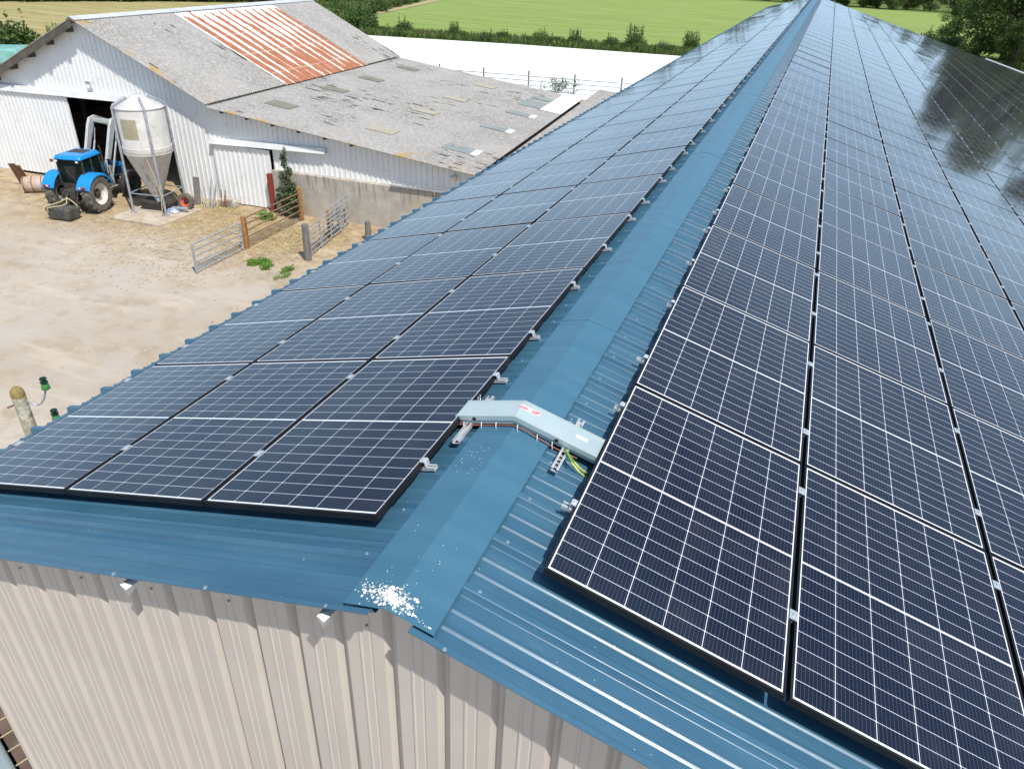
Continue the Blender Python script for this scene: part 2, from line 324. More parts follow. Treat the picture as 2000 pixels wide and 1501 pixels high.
MAT['pale_yard'] = noisy('white_chalk_surface', (.86, .86, .84), (.82, .82, .80), .3, .9)
MAT['path'] = noisy('dry_path', (.40, .32, .18), (.33, .27, .14), .6, 1)

# ------------------------------------------------------------------ building blocks
def link(o, parent=None):
    sc.collection.objects.link(o)
    if parent is not None: o.parent = parent
    return o
def tag(o, label=None, cat=None, group=None, kind=None):
    for k, v in (('label', label), ('category', cat), ('group', group), ('kind', kind)):
        if v: o[k] = v
    return o
def thing(name, label, cat, loc=(0, 0, 0), rz=0, group=None):
    o = bpy.data.objects.new(name, None); o.empty_display_size = .2
    o.location = loc; o.rotation_euler = (0, 0, rz); link(o); return tag(o, label, cat, group)
class MB:
    def __init__(s): s.v = []; s.f = []; s.mi = []; s.k = 0
    def add(s, vs, fs):
        b = len(s.v); s.v += [tuple(map(float, p)) for p in vs]; s.f += [tuple(b+i for i in f) for f in fs]; s.mi += [s.k]*len(fs); return s
    def box(s, c, d, rot=None):
        hx, hy, hz = d[0]/2, d[1]/2, d[2]/2
        vs = [Vector((x*hx, y*hy, z*hz)) for x in (-1, 1) for y in (-1, 1) for z in (-1, 1)]
        if rot is not None: vs = [rot @ p for p in vs]
        vs = [p+Vector(c) for p in vs]
        return s.add(vs, [(0, 1, 3, 2), (4, 6, 7, 5), (0, 4, 5, 1), (2, 3, 7, 6), (0, 2, 6, 4), (1, 5, 7, 3)])
    def hexa(s, bot, top):
        n = len(bot)
        return s.add(list(bot)+list(top), [tuple(range(n))[::-1], tuple(range(n, 2*n))]+[(i, (i+1) % n, n+(i+1) % n, n+i) for i in range(n)])
    def tube(s, pts, r, n=8, cap=True):
        pts = [Vector(p) for p in pts]; rs = r if isinstance(r, (list, tuple)) else [r]*len(pts)
        rings = []; ref = None
        for i, p in enumerate(pts):
            d = (pts[min(i+1, len(pts)-1)]-pts[max(i-1, 0)]).normalized()
            if ref is None: ref = d.orthogonal().normalized()
            ref = (ref-d*ref.dot(d)).normalized(); q = d.cross(ref)
            rings.append([p+(ref*math.cos(2*math.pi*j/n)+q*math.sin(2*math.pi*j/n))*rs[i] for j in range(n)])
        vs = [p for rr in rings for p in rr]; fs = []
        for i in range(len(pts)-1):
            for j in range(n): fs.append((i*n+j, i*n+(j+1) % n, (i+1)*n+(j+1) % n, (i+1)*n+j))
        if cap: fs += [tuple(range(n))[::-1], tuple(range((len(pts)-1)*n, len(pts)*n))]
        return s.add(vs, fs)
    def lathe(s, prof, n=24, axis='z', c=(0, 0, 0)):
        vs = []; fs = []; m = len(prof)
        for r, h in prof:
            for j in range(n):
                a = 2*math.pi*j/n; x, y = r*math.cos(a), r*math.sin(a)
                p = (x, y, h) if axis == 'z' else ((h, x, y) if axis == 'x' else (x, h, y))
                vs.append((p[0]+c[0], p[1]+c[1], p[2]+c[2]))
        for i in range(m-1):
            for j in range(n): fs.append((i*n+j, i*n+(j+1) % n, (i+1)*n+(j+1) % n, (i+1)*n+j))
        return s.add(vs, fs)
    def grid(s, rows):
        m = len(rows[0]); vs = [p for r in rows for p in r]
        return s.add(vs, [(i*m+j, i*m+j+1, (i+1)*m+j+1, (i+1)*m+j) for i in range(len(rows)-1) for j in range(m-1)])
    def build(s, name, mats, parent=None, smooth=None, bevel=0):
        me = bpy.data.meshes.new(name); me.from_pydata(s.v, [], s.f)
        for mm in (mats if isinstance(mats, (list, tuple)) else [mats]): me.materials.append(mm)
        if any(s.mi): me.polygons.foreach_set('material_index', s.mi)
        if smooth is not None:
            bm = bmesh.new(); bm.from_mesh(me); bmesh.ops.recalc_face_normals(bm, faces=bm.faces); bm.to_mesh(me); bm.free()
            me.polygons.foreach_set('use_smooth', [True]*len(me.polygons))
            try: me.set_sharp_from_angle(angle=smooth)
            except Exception: pass
        me.update(); o = bpy.data.objects.new(name, me); link(o, parent)
        if bevel:
            md = o.modifiers.new('bevel', 'BEVEL'); md.width = bevel; md.segments = 2; md.limit_method = 'ANGLE'
        return o
def solid(name, mb, m, parent=None, bevel=0, ang=35): return mb.build(name, m, parent, R(ang), bevel)

# ------------------------------------------------------------------ ground and fields
def sheet(name, pts, z, m, sub=0):
    mb = MB(); mb.add([(x, y, z) for x, y in pts], [tuple(range(len(pts)))])
    return tag(mb.build(name, m), kind='structure')
sheet('terrain', [(-1500, -700), (1500, -700), (1500, 2300), (-1500, 2300)], -.012, MAT['land'])
sheet('yard', [(-140, -60), (60, -60), (60, 64), (-12, 88), (-46, 83), (-62, 70), (-67, 48), (-76, 43)], -.008, MAT['yard'])
sheet('field', [(-61, 94.5), (-69, 108), (-81, 161), (-110, 262), (-17, 268), (60, 268), (60, 100), (16, 114), (-14, 109)], -.004, MAT['field'])
sheet('stubble_field', [(-72, 50), (-64, 88), (-72, 106), (-94, 150), (-150, 160), (-240, 60), (-120, 20)], -.004, MAT['stubble'])
sheet('path', [(-60.2, 94.3), (-61.2, 94.6), (-69.4, 108.1), (-81.5, 161.2), (-94, 210), (-96.5, 210), (-84, 161.5), (-70.8, 107.5), (-61, 93)], .004, MAT['path'])
sheet('pale_hardstanding', [(-57.5, 90.6), (-36, 96.1), (-15.3, 99.2), (6, 101.5), (6, 62), (-32, 60), (-47, 66), (-56, 78)], .0, MAT['pale_yard'])

# ------------------------------------------------------------------ the shed with the solar roof
A = R(15.042); TA = math.tan(A); CA = math.cos(A); SA = math.sin(A)
APZ = 8.4117; AX = .4157; PY = 1.765; PX = 1.152
HL, HR = .105, .150                       # height of the panel faces above the roof pans
RX = (HL-HR)/(2*SA); RZ = APZ+RX*TA-HL/CA  # the roof apex
YF, YB = -.54, 73.0; XL, XR = -4.07, 18.6
RIB, PH = .333, -.185
def roof_z(x): return RZ-abs(x-RX)*TA
shed = thing('farm_shed', 'long farm shed with blue ribbed steel roof and beige ribbed gable wall', 'shed', (0, 0, 0))
def roof_profile(YF):
    """(y, height) of the trapezoidal sheet"""
    pr = []; y = PH-RIB*2
    while y < YB+RIB:
        for dy, h in [(-.041, 0), (-.037, 0), (-.0315, .003), (-.023, .033), (-.020, .0372), (-.014, .039), (-.011, .039), (.011, .039), (.014, .039), (.020, .0372), (.023, .033), (.0315, .003), (.037, 0), (.041, 0)]+[(c+e, hh) for c in (.119, .214) for e, hh in ((-.018, 0), (-.015, 0), (-.0085, .006), (-.003, .0085), (.003, .0085), (.0085, .006), (.015, 0), (.018, 0))]:
            pr.append((y+dy, h))
        y += RIB
    pr = [(yy, h) for yy, h in pr if -.508 < yy < YB]
    return [(YF, .039)]+pr+[(YB, 0)]
def roof_side(sign, x_end):
    yf = -.530; PROF = roof_profile(yf); rows = []; xs = [RX+sign*(.055 if sign < 0 else .11), x_end]
    nrm = (sign*SA, CA)
    for x in xs:
        rows.append([(x+nrm[0]*h, y, roof_z(x)+nrm[1]*h) for y, h in PROF])
    if sign < 0: rows = rows[::-1]
    mb = MB(); mb.grid(rows)
    # cut edge at the verge, a few centimetres folded down
    ed = [[(x+nrm[0]*h, yy, roof_z(x)+nrm[1]*h) for x in xs] for yy, h in ((yf, .039), (yf+.0005, .033))]; mb.grid(ed)
    return mb.build('roof_sheet', MAT['roof_blue'], shed, R(50))
roof_side(-1, XL); roof_side(1, XR)
# ridge cap in overlapping lengths
y = YF+.045; k = 0
while y < YB:
    y2 = min(y+3.05, YB); lift = .040+.0025*(k % 2)
    pr = [(-.207, -.026), (-.205, .0), (0, 0), (.215, 0), (.217, -.026)]
    mb = MB(); pts = []
    for dx, dz in pr: pts.append((RX+dx, RZ+lift-abs(dx)*TA*(.93)+dz+.004))
    pts.insert(3, (RX+.012, RZ+lift+.004-.003)); pts.insert(2, (RX-.012, RZ+lift+.004-.003))
    mb.grid([[(px, y, pz) for px, pz in pts], [(px, y2, pz) for px, pz in pts]])
    o = mb.build('ridge_cap', MAT['cap_blue'], shed)
    md = o.modifiers.new('thickness', 'SOLIDIFY'); md.thickness = .0015; md.offset = -1
    y = y2-.08 if y2 < YB else YB+1; k += 1
# ribbed beige walls
def wall_profile(length, per=.2655, first=0):
    pr = []; s = first-per
    while s < length:
        for ds, d in ((0, 0), (.058, 0), (.062, -.005), (.070, -.005), (.074, 0), (.112, 0), (.116, .004), (.122, .004), (.126, 0), (.188, 0), (.212, .038), (.232, .038), (.254, 0)):
            pr.append((s+ds, d))
        s += per
    return [(0, 0)]+[(a, b) for a, b in pr if 0 < a < length]+[(length, 0)]
WX0, WX1 = -3.68, 18.2; WY0, WY1 = -.37, 72.6
pr = wall_profile(WX1-WX0, first=(-.652-.256-WX0) % .2655)
extra = sorted(set([(RX-WX0, 0.)])); pts = sorted(pr+[(RX-WX0, np.interp(RX-WX0, [a for a, _ in pr], [b for _, b in pr]))])
mb = MB(); mb.grid([[(WX0+s, WY0+d, 0) for s, d in pts], [(WX0+s, WY0+d, roof_z(WX0+s)-.015) for s, d in pts]])
mb.build('gable_wall', MAT['wall'], shed)
mb = MB(); pts = wall_profile(WY1-WY0)
mb.grid([[(WX0+d, WY1-s, 0) for s, d in pts], [(WX0+d, WY1-s, roof_z(WX0)-.03) for s, d in pts]]); mb.build('side_wall', MAT['wall'], shed)
mb = MB(); mb.grid([[(WX1-d, WY0+s, 0) for s, d in pts], [(WX1-d, WY0+s, roof_z(WX1)-.03) for s, d in pts]]); mb.build('side_wall', MAT['wall'], shed)
mb = MB(); mb.add([(WX0, WY1, 0), (WX1, WY1, 0), (WX1, WY1, roof_z(WX1)-.03), (RX, WY1, RZ-.03), (WX0, WY1, roof_z(WX0)-.03)], [(0, 1, 2, 3, 4)]); mb.build('back_wall', MAT['wall'], shed)
wsc = None
for q, (sx, dz_) in enumerate(((-3.2, .2), (-2.67, .2), (-2.14, .2), (-1.6, .2), (-1.07, .2), (-.54, .21), (-.27, .22), (.08, .2), (.54, .2), (1.07, .2))):
    zz = roof_z(sx)-dz_
    if wsc is None:
        mb = MB(); mb.lathe([(0, -.009), (.004, -.008), (.005, -.003), (.008, -.002), (.0085, 0)], 8, 'y'); o = wsc = mb.build('wall_screw', MAT['wscrew'], shed)
    else: o = wsc.copy(); link(o, shed)
    o.location = (sx, WY0-.001, zz)
# white flashing on the far verge
mb = MB(); mb.hexa([(14.2, YB, roof_z(14.2)-.02), (XR, YB, roof_z(XR)-.02), (XR, YB+.12, roof_z(XR)-.02), (14.2, YB+.12, roof_z(14.2)-.02)],
                   [(14.2, YB, roof_z(14.2)+.2), (XR, YB, roof_z(XR)+.2), (XR, YB+.12, roof_z(XR)+.2), (14.2, YB+.12, roof_z(14.2)+.2)])
solid('verge_flashing', mb, MAT['newsheet'], shed)
# folded purlin ends peeping out under the verge
for bx in (-1.585, -.395, 1.62, 2.9):
    z0 = roof_z(bx)-.02; mb = MB()
    a, b_, c_ = (bx-.022, -.522, z0-.012), (bx+.018, -.526, z0-.030), (bx-.006, -.505, z0-.105)
    d_ = (bx+.045, -.43, z0-.014); e_ = (bx-.012, -.42, z0-.014)
    mb.add([a, b_, c_, d_, e_], [(0, 2, 1), (1, 2, 3), (0, 1, 3, 4), (0, 4, 2), (2, 4, 3)]); mb.build('purlin_end', MAT['galv'], shed)
# screws with washers on the ribs
scr = MB(); scr.lathe([(.0, .009), (.0035, .0085), (.0042, .003), (.009, .002), (.0095, 0)], 8); SCR = None
n_scr = 0; rest = MB()
for kr in range(0, 60):
    yy = PH+RIB*(kr-1)
    for side, xs in ((1, (.185,)), (-1, (-.345,))):
        for x in xs:
            if yy < YF+.02: continue
            if side < 0 and kr % 1: continue
            px = x+random.uniform(-.012, .012); z = roof_z(px)+.038*CA; nx = side*SA*.038
            if n_scr < 90:
                if SCR is None: o = SCR = scr.build('roof_screw', MAT['screw'], shed, R(40))
                else: o = SCR.copy(); link(o, shed)
                o.location = (px+nx, yy, z); o.rotation_euler = (0, side*A, 0); n_scr += 1
for x in (-1.62, -1.02, 1.4, 2.1, 2.8, 3.5):
    s_ = 1 if x > RX else -1
    for yy in (PH-RIB, ):
        o = SCR.copy(); link(o, shed); o.location = (x+s_*SA*.038, yy, roof_z(x)+.038*CA); o.rotation_euler = (0, s_*A, 0); o.scale = (1.3,)*3

# ------------------------------------------------------------------ solar panels
PW, PL, PT = 1.132, 1.753, .035
def frame_mesh():
    mb = MB(); lip = .0125; w_, l_ = PW/2, PL/2
    mb.box((-w_+lip/2, 0, PT/2), (lip, PL, PT)); mb.box((w_-lip/2, 0, PT/2), (lip, PL, PT))
    mb.box((0, -l_+lip/2, PT/2), (PW-2*lip, lip, PT-.0004)); mb.box((0, l_-lip/2, PT/2), (PW-2*lip, lip, PT-.0004))
    return mb
def glass_mesh(mb=None):
    a, b_ = (PW-.014)/2, (PL-.014)/2
    mb = mb or MB(); mb.add([(-a, -b_, PT-.0022), (a, -b_, PT-.0022), (a, b_, PT-.0022), (-a, b_, PT-.0022)], [(0, 1, 2, 3)]); return mb
def set_uv(me, pts):
    uv = me.uv_layers.new(name='UVMap'); uv.data.foreach_set('uv', np.asarray(pts, dtype=np.float32).ravel())
GW, GL = 1.118, 1.739
def panel_matrix(side, i, j, jit=True):
    """side -1 left, +1 right; column i from the ridge, row j from the near gable"""
    d = AX/CA*0+PX*(i+.5); yc = j*PY+PY/2
    x = side*(AX+d*CA); z = APZ-(AX+d*CA)*TA
    X = Vector((side*CA, 0, -SA)); Z = Vector((side*SA, 0, CA)); Y = Z.cross(X)
    M = Matrix([[X.x, Y.x, Z.x, x-Z.x*PT], [X.y, Y.y, Z.y, yc], [X.z, Y.z, Z.z, z-Z.z*PT], [0, 0, 0, 1]])
    if jit:
        a, b_ = random.gauss(0, R(.10)), random.gauss(0, R(.13))
        M = M @ Matrix.Rotation(a, 4, 'X') @ Matrix.Rotation(b_, 4, 'Y')
    return M
NROW = 41; NCL, NCR = 3, 16
def project(P):
    d = np.asarray(P)-CAM; w_ = d@_f
    return np.stack([1000+FPX*(d@_r)/w_, 750.5-FPX*(d@_u)/w_], -1), w_
cands = []
for side, nc in ((-1, NCL), (1, NCR)):
    for i in range(nc):
        for j in range(NROW):
            xs = [side*(AX+PX*CA*(i+k)) for k in (0, 1)]
            P = np.array([[x, y, APZ-abs(x)*TA] for x, y in ((xs[0], j*PY), (xs[1], j*PY), (xs[1], j*PY+PY), (xs[0], j*PY+PY))])
            q, w_ = project(P); ar = 0
            if (w_ > .1).all():
                cl = q.copy(); cl[:, 0] = cl[:, 0].clip(0, 2000); cl[:, 1] = cl[:, 1].clip(0, 1501)
                ar = abs(sum(cl[k][0]*cl[(k+1) % 4][1]-cl[(k+1) % 4][0]*cl[k][1] for k in range(4)))/2
            elif (w_ > .1).any(): ar = 1e4
            cands.append((ar, side, i, j))
cands.sort(key=lambda c: -c[0])
solo = [c[1:] for c in cands[:296] if c[0] > 4]; others = [c[1:] for c in cands if c[1:] not in set(solo)]
ORD = ['first', 'second', 'third', 'fourth', 'fifth', 'sixth', 'seventh', 'eighth', 'ninth', 'tenth', 'eleventh', 'twelfth', 'thirteenth',
       'fourteenth', 'fifteenth', 'sixteenth', 'seventeenth', 'eighteenth', 'nineteenth']
def ordw(n):
    if n < 20: return ORD[n-1]
    t = {2: ('twenty', 'twentieth'), 3: ('thirty', 'thirtieth'), 4: ('forty', 'fortieth')}[n//10]
    return t[1] if n % 10 == 0 else t[0]+'-'+ORD[n % 10-1]
def mid_clamp():
    mb = MB(); mb.box((0, 0, PT+.0025), (.040, .060, .005)); mb.box((0, 0, PT-.012), (.012, .050, .024))
    mb.lathe([(0, .0135), (.006, .0135), (.0065, .005)], 8, 'z', (0, 0, PT)); return mb
def end_clamp():
    mb = MB()
    mb.box((-.008, 0, PT+.0025), (.026, .044, .005)); mb.box((-.022, 0, PT/2+.003), (.006, .044, PT-.006)); mb.box((-.014, 0, .004), (.012, .030, .006))
    mb.lathe([(0, .006), (.006, .006), (.0065, .0)], 8, 'z', (-.008, 0, PT+.005)); return mb
def rail_stub():
    mb = MB(); mb.box((0, 0, -.018), (.15, .038, .003)); mb.box((0, -.0175, -.009), (.15, .003, .020)); mb.box((0, .0175, -.009), (.15, .003, .020))
    mb.box((0, -.012, .001), (.15, .010, .003)); mb.box((0, .012, .001), (.15, .010, .003)); return mb
protos = {}
def make_panel(first):
    root = bpy.data.objects.new('solar_panel', None); root.empty_display_size = .1; link(root)
    fr = frame_mesh().build('frame', MAT['frame'], root)
    gl = glass_mesh().build('cell_glass', MAT['glass'], root); set_uv(gl.data, [(0, 0), (GW, 0), (GW, GL), (0, GL)])
    kids = [fr, gl]
    for _ in range(2): kids.append(mid_clamp().build('mid_clamp', MAT['galv'], root))
    if first:
        for _ in range(2):
            rl = rail_stub().build('mounting_rail', MAT['alu'], root); e = end_clamp().build('end_clamp', MAT['alu'], root); kids += [rl, e]
    return root, kids
def clamp_ys(side, j):
    y0 = j*PY; out = []
    for t in (.48, 1.46):
        k = round((y0+t-PH)/RIB); out.append((PH+k*RIB-(y0+PY/2))*(side))
    return out
shared = {}
def place_panel(side, i, j):
    first = i == 0
    key = (first,)
    root, kids = None, None
    if key not in protos: root, kids = make_panel(first); protos[key] = (root, kids)
    else:
        r0, k0 = protos[key]; root = r0.copy(); link(root); kids = []
        for c in k0: d = c.copy(); link(d); d.parent = root; kids.append(d)
    root.matrix_world = panel_matrix(side, i, j)
    ys = clamp_ys(side, j); last = i == (NCL if side < 0 else NCR)-1
    n = 0
    for c in kids:
        nm = c.name.split('.')[0]
        if nm == 'mid_clamp': c.location = ((PX/2) if not last else PW/2+.006, ys[n], 0); n += 1
    n = 0
    for c in kids:
        nm = c.name.split('.')[0]
        if nm == 'mounting_rail': c.location = (-PW/2+(.008 if side < 0 else .024)+random.uniform(-.010, .010), ys[n//2], 0); n += 1
        if nm == 'end_clamp': c.location = (-PW/2, ys[n//2], 0); n += 1
    sname = 'left' if side < 0 else 'right'
    tag(root, 'solar panel on %s slope, %s column from ridge, %s row from near gable' % (sname, ordw(i+1), ordw(j+1)), 'solar panel', 'solar panels in rows on the shed roof')
for c in solo: place_panel(*c)
# the smallest far panels and those hidden from view, as one field
fb, gb, uvs = MB(), MB(), []
for side, i, j in others:
    M = panel_matrix(side, i, j)
    a = frame_mesh(); fb.add([M @ Vector(p) for p in a.v], a.f)
    a = glass_mesh(); gb.add([M @ Vector(p) for p in a.v], a.f); uvs += [(0, 0), (GW, 0), (GW, GL), (0, GL)]
if others:
    mb = MB(); mb.add(gb.v, gb.f); mb.k = 1; mb.add(fb.v, fb.f)
    o = mb.build('solar_panel_field', [MAT['glass'], MAT['frame']])
    uvs += [(.05, .05)]*(len(o.data.loops)-len(uvs)); set_uv(o.data, uvs)
    tag(o, 'far black solar panels covering the distant end of the blue shed roof', 'solar panels', kind='stuff')

# ------------------------------------------------------------------ cable tray over the ridge
def rpt(x, h, y):
    """point above the panel plane line: x along the roof, h height over the panel face"""
    s_ = -1 if x < RX else 1
    return Vector((x+s_*SA*h, y, APZ-.024-abs(x-RX)*TA+CA*h))
tray = thing('cable_tray', 'galvanised cable tray with bent lid bridging the blue ridge cap', 'cable tray', (RX, 1.04, RZ))
TY0, TY1 = .945, 1.125
def tray_obj(name, mb, m, par=tray, bevel=0):
    o = solid(name, mb, m, par, bevel); o.matrix_parent_inverse = Matrix.Translation((RX, 1.04, RZ)).inverted(); return o
def tray_strip(x0, x1, ya, yb, h0, h1, mb):
    c = [(x0, ya), (x1, ya), (x1, yb), (x0, yb)]
    mb.hexa([rpt(x, h0, y) for x, y in c], [rpt(x, h1, y) for x, y in c])
def rp2(x, h, y, s_): return Vector((x+s_*SA*h*0, y, APZ-.024-abs(x-RX)*TA+h))
def strip(x0, xm, x1, ya, yb, h0, h1):
    """bent bar running over the ridge"""
    mb = MB(); rows = []
    for x in (x0, xm, x1):
        rows.append([rp2(x, h0, ya, 0), rp2(x, h0, yb, 0), rp2(x, h1, yb, 0), rp2(x, h1, ya, 0)])
    vs = [p for r in rows for p in r]; fs = [(0, 1, 2, 3), (11, 10, 9, 8)]
    for i in range(2):
        for j in range(4): fs.append((i*4+j, i*4+(j+1) % 4, i*4+4+(j+1) % 4, i*4+4+j))
    mb.add(vs, fs); return mb
X0, X1 = -.452, .408
tray_obj('lid', strip(X0, RX, X1, TY0, TY1, -.001, .004), MAT['tray'], bevel=.002)
tray_obj('lid_edge', strip(X0, RX, X1, TY0-.002, TY0+.006, -.022, .008), MAT['tray'])
tray_obj('lid_edge', strip(X0, RX, X1, TY1-.006, TY1+.002, -.022, .008), MAT['tray'])
tray_obj('tray_side', strip(X0+.01, RX, X1-.01, TY0+.006, TY0+.010, -.048, -.002), MAT['tray'])
tray_obj('tray_side', strip(X0+.01, RX, X1-.01, TY1-.010, TY1-.006, -.048, -.002), MAT['tray'])
tray_obj('tray_base', strip(X0+.01, RX, X1-.01, TY0+.010, TY1-.010, -.050, -.045), MAT['tray'])
for x in (-.36, .22):           # slotted support channels lying along the ribs
    s_ = -1 if x < RX else 1; mb = MB(); z = roof_z(x)+.042
    rot = Matrix.Rotation(s_*A, 3, 'Y')
    for dx, dz, dd in ((0, 0, (.041, .52, .003)), (-.020, .010, (.003, .52, .02)), (.020, .010, (.003, .52, .02)), (-.014, .020, (.010, .52, .003)), (.014, .020, (.010, .52, .003))):
        p = rot @ Vector((dx, 0, dz)); mb.box((x+p.x, 1.015, z+p.z), dd, rot)
    o = tray_obj('support_channel', mb, MAT['alu'])
    mb = MB()
    for q in range(5):
        p = rot @ Vector((0, 0, .0034)); mb.box((x+p.x, .775+q*.036, z+p.z), (.016, .018, .003), rot)
    h = solid('slot', mb, MAT['dark'], o); 
    mb = MB()
    for yy in (TY1+.02, TY1+.05): mb.tube([(x-.035, yy, z+.0), (x-.035, yy, z+.075)], .0045, 6); mb.tube([(x+.03, yy-.01, z), (x+.03, yy-.01, z+.06)], .0045, 6)
    tray_obj('threaded_bolt', mb, MAT['alu'])
for x in (-.33, .17):           # black lid clips
    mb = MB(); p = rp2(x, -.012, TY0-.004, 0); mb.box(p, (.020, .008, .018), Matrix.Rotation((-A if x < RX else A)*-1, 3, 'Y')); tray_obj('lid_clip', mb, MAT['dark'])
# join straps across the lid
for x in (-.285, .175):
    mb = strip(x-.003, x, x+.003, TY0, TY1, .004, .006); tray_obj('lid_joint', mb, MAT['alu'])
mb = strip(.255, .29, .325, 1.03, 1.055, .0045, .0062); tray_obj('white_label', mb, MAT['sticker'])
mb = strip(-.105, -.09, .025, 1.045, 1.085, .0045, .0060); tray_obj('pink_label', mb, MAT['pink_sticker'])
mb = MB()
for q in range(11):
    x = -.10+q*.0115
    if q in (5, 6): continue
    y0 = 1.05+random.uniform(-.002, .008); l_ = random.uniform(.012, .026)
    a_ = strip(x-.003, x, x+.003, y0, y0+l_, .006, .0072); mb.add(a_.v, a_.f)
    if q % 3 == 0:
        a_ = strip(x-.003, x+.003, x+.011, y0+l_-.005, y0+l_, .006, .0074); mb.add(a_.v, a_.f)
tray_obj('red_marking', mb, MAT['red_mark'])
def over_ridge(xs, hs, y, r, nm, m):
    pts = []
    for x, h, dy in zip(xs, hs, y): pts.append(rp2(x, h, dy, 0))
    mb = MB(); mb.tube(pts, r, 8); return tray_obj(nm, mb, m)
for k in range(1):
    xs = np.linspace(-.47, .30, 22)
    over_ridge(xs, [-.040-.014*abs(math.sin(x*7+k))-.01*k for x in xs], [TY0-.012-.012*k-.008*math.sin(x*9+k) for x in xs], .0042, 'orange_cable', MAT['cable_o'])
for k in range(2):
    t = np.linspace(0, 1, 14)
    xs = .23+t*.20; hs = -.035-.05*t**1.3+.012*np.sin(t*3+k); ys = TY0-.012-.075*np.sin(t*2.6)*(1+.15*k)-.012*k
    over_ridge(xs, hs, ys, .0052, 'earth_cable', MAT['cable_y'])
mb = MB()
for x in (-.39, -.28, -.19, -.06, .06, .15): p = rp2(x, -.045, TY0-.014, 0); mb.tube([p+Vector((0, 0, .02)), p+Vector((.004, -.014, 0)), p+Vector((.006, -.012, -.02))], .0022, 5)
tray_obj('cable_tie', mb, MAT['sticker'])

# white droppings splashed on the ridge cap by the gable
mb = MB()
def capz(x): return RZ+.0445+.002-abs(x-RX)*TA*.93
def splat(x, y, r, n=9):
    n = max(6, n); pts = []; ph = random.random()*6; st = random.uniform(.25, 1); tw = random.random()*3.14
    for q in range(n):
        a = 2*math.pi*q/n+random.uniform(-.2, .2); rr = r*random.uniform(.35, 1.3); u_, v_ = math.cos(a)*rr, math.sin(a)*rr*st
        px, py = x+u_*math.cos(tw)-v_*math.sin(tw), y+u_*math.sin(tw)+v_*math.cos(tw); pts.append((px, py))
    cz = capz(x)+.004
    vs = [(px, py, capz(px)) for px, py in pts]+[(x, y, cz)]
    mb.add(vs, [(q, (q+1) % n, n) for q in range(n)])
for q in range(520):
    x = random.gauss(-.095, .030+.016*(q % 3)); y = -.425+random.gauss(0, .018+.012*(q % 2))-(x+.095)*.22
    if y < -.49 or x < -.285 or x > .10: continue
    splat(x, y, random.choice([.0018, .0025, .003, .004, .005, .007, .010]), random.choice([6, 7, 9, 11]))
for q in range(26): splat(random.gauss(-.215, .025), -.415+random.gauss(0, .016), random.choice([.003, .005, .008]))
for q in range(16): splat(random.uniform(-.22, .02), random.uniform(-.5, .05), random.choice([.002, .003, .0045]))
for q in range(26): splat(random.uniform(-.28, -.12), random.uniform(.45, .75), random.choice([.002, .003]))
for q in range(14):
    x = -.01+q*.009; splat(x, -.45-q*.002+random.gauss(0, .004), random.choice([.003, .005]))
tag(mb.build('bird_droppings', MAT['lime']), 'white splash of droppings on the ridge cap beside the near gable', 'droppings', kind='stuff')

# ------------------------------------------------------------------ the white barn
TH = R(4.0); B0 = Vector((-20.4-.19*math.sin(TH), 24.1+.19*math.cos(TH), 0))
barn = thing('white_barn', 'old white clad barn with grey corrugated roof and rusty patch', 'barn', B0, TH)
SRX, ZR = -8.95, 7.32; SK, ZK = -2.68, 4.375; SE, ZE = 9.75, 2.81; TN, TF = -.50, 19.2
SKL, SEL = -15.2, -24.0
def corr(p0, p1, t0, t1, amp=.026, per=.177, seg=6, lift=0.):
    """corrugated sheet from (s,z) p0 to p1, waves along t"""
    n = int((t1-t0)/per*seg); rows = []
    dx, dz = p1[0]-p0[0], p1[1]-p0[1]; L_ = math.hypot(dx, dz); nx, nz = -dz/L_, dx/L_
    if nz < 0: nx, nz = -nx, -nz
    for p in (p0, p1):
        rows.append([(p[0]+nx*(lift+amp*math.cos(2*math.pi*(t0+(t1-t0)*q/n)/per)), t0+(t1-t0)*q/n, p[1]+nz*(lift+amp*math.cos(2*math.pi*(t0+(t1-t0)*q/n)/per))) for q in range(n+1)])
    mb = MB(); mb.grid(rows); return mb
def roofpart(name, mb, m, thick=.03):
    o = mb.build(name, m, barn); md = o.modifiers.new('thickness', 'SOLIDIFY'); md.thickness = thick; md.offset = -1; return o
RT0, RT1 = 5.8, 14.55
main_roof = roofpart('main_roof', corr((SRX, ZR), (SK, ZK), TN, RT0), MAT['fibre'])
roofpart('main_roof', corr((SRX, ZR), (SK, ZK), RT1, TF), MAT['fibre'])
mb = MB(); rows = []
n_ = int((RT1-RT0)/.245); prf = []
for q in range(n_*4+1):
    t = RT0+(RT1-RT0)*q/(n_*4); prf.append((t, .035 if q % 4 in (1, 2) else .0))
dx, dz = SK-SRX, ZK-ZR; L_ = math.hypot(dx, dz); nx, nz = -dz/L_, dx/L_
for p in ((SRX+.02, ZR-.01), (SK+.03, ZK-.014)): rows.append([(p[0]+nx*(h-.01), t, p[1]+nz*(h-.01)) for t, h in prf])
mb.grid(rows); roofpart('rusty_roof_sheet', mb, MAT['rust_sheet'], .002)
lean = roofpart('lean_to_roof', corr((SK-.1, ZK-.10), (SE, ZE), TN, TF), MAT['fibre'])
roofpart('left_roof', corr((SKL, ZK), (SRX, ZR), TN, TF), MAT['fibre'])
roofpart('left_lean_to_roof', corr((SEL, ZE+.4), (SKL+.1, ZK-.10), TN, TF), MAT['fibre'])
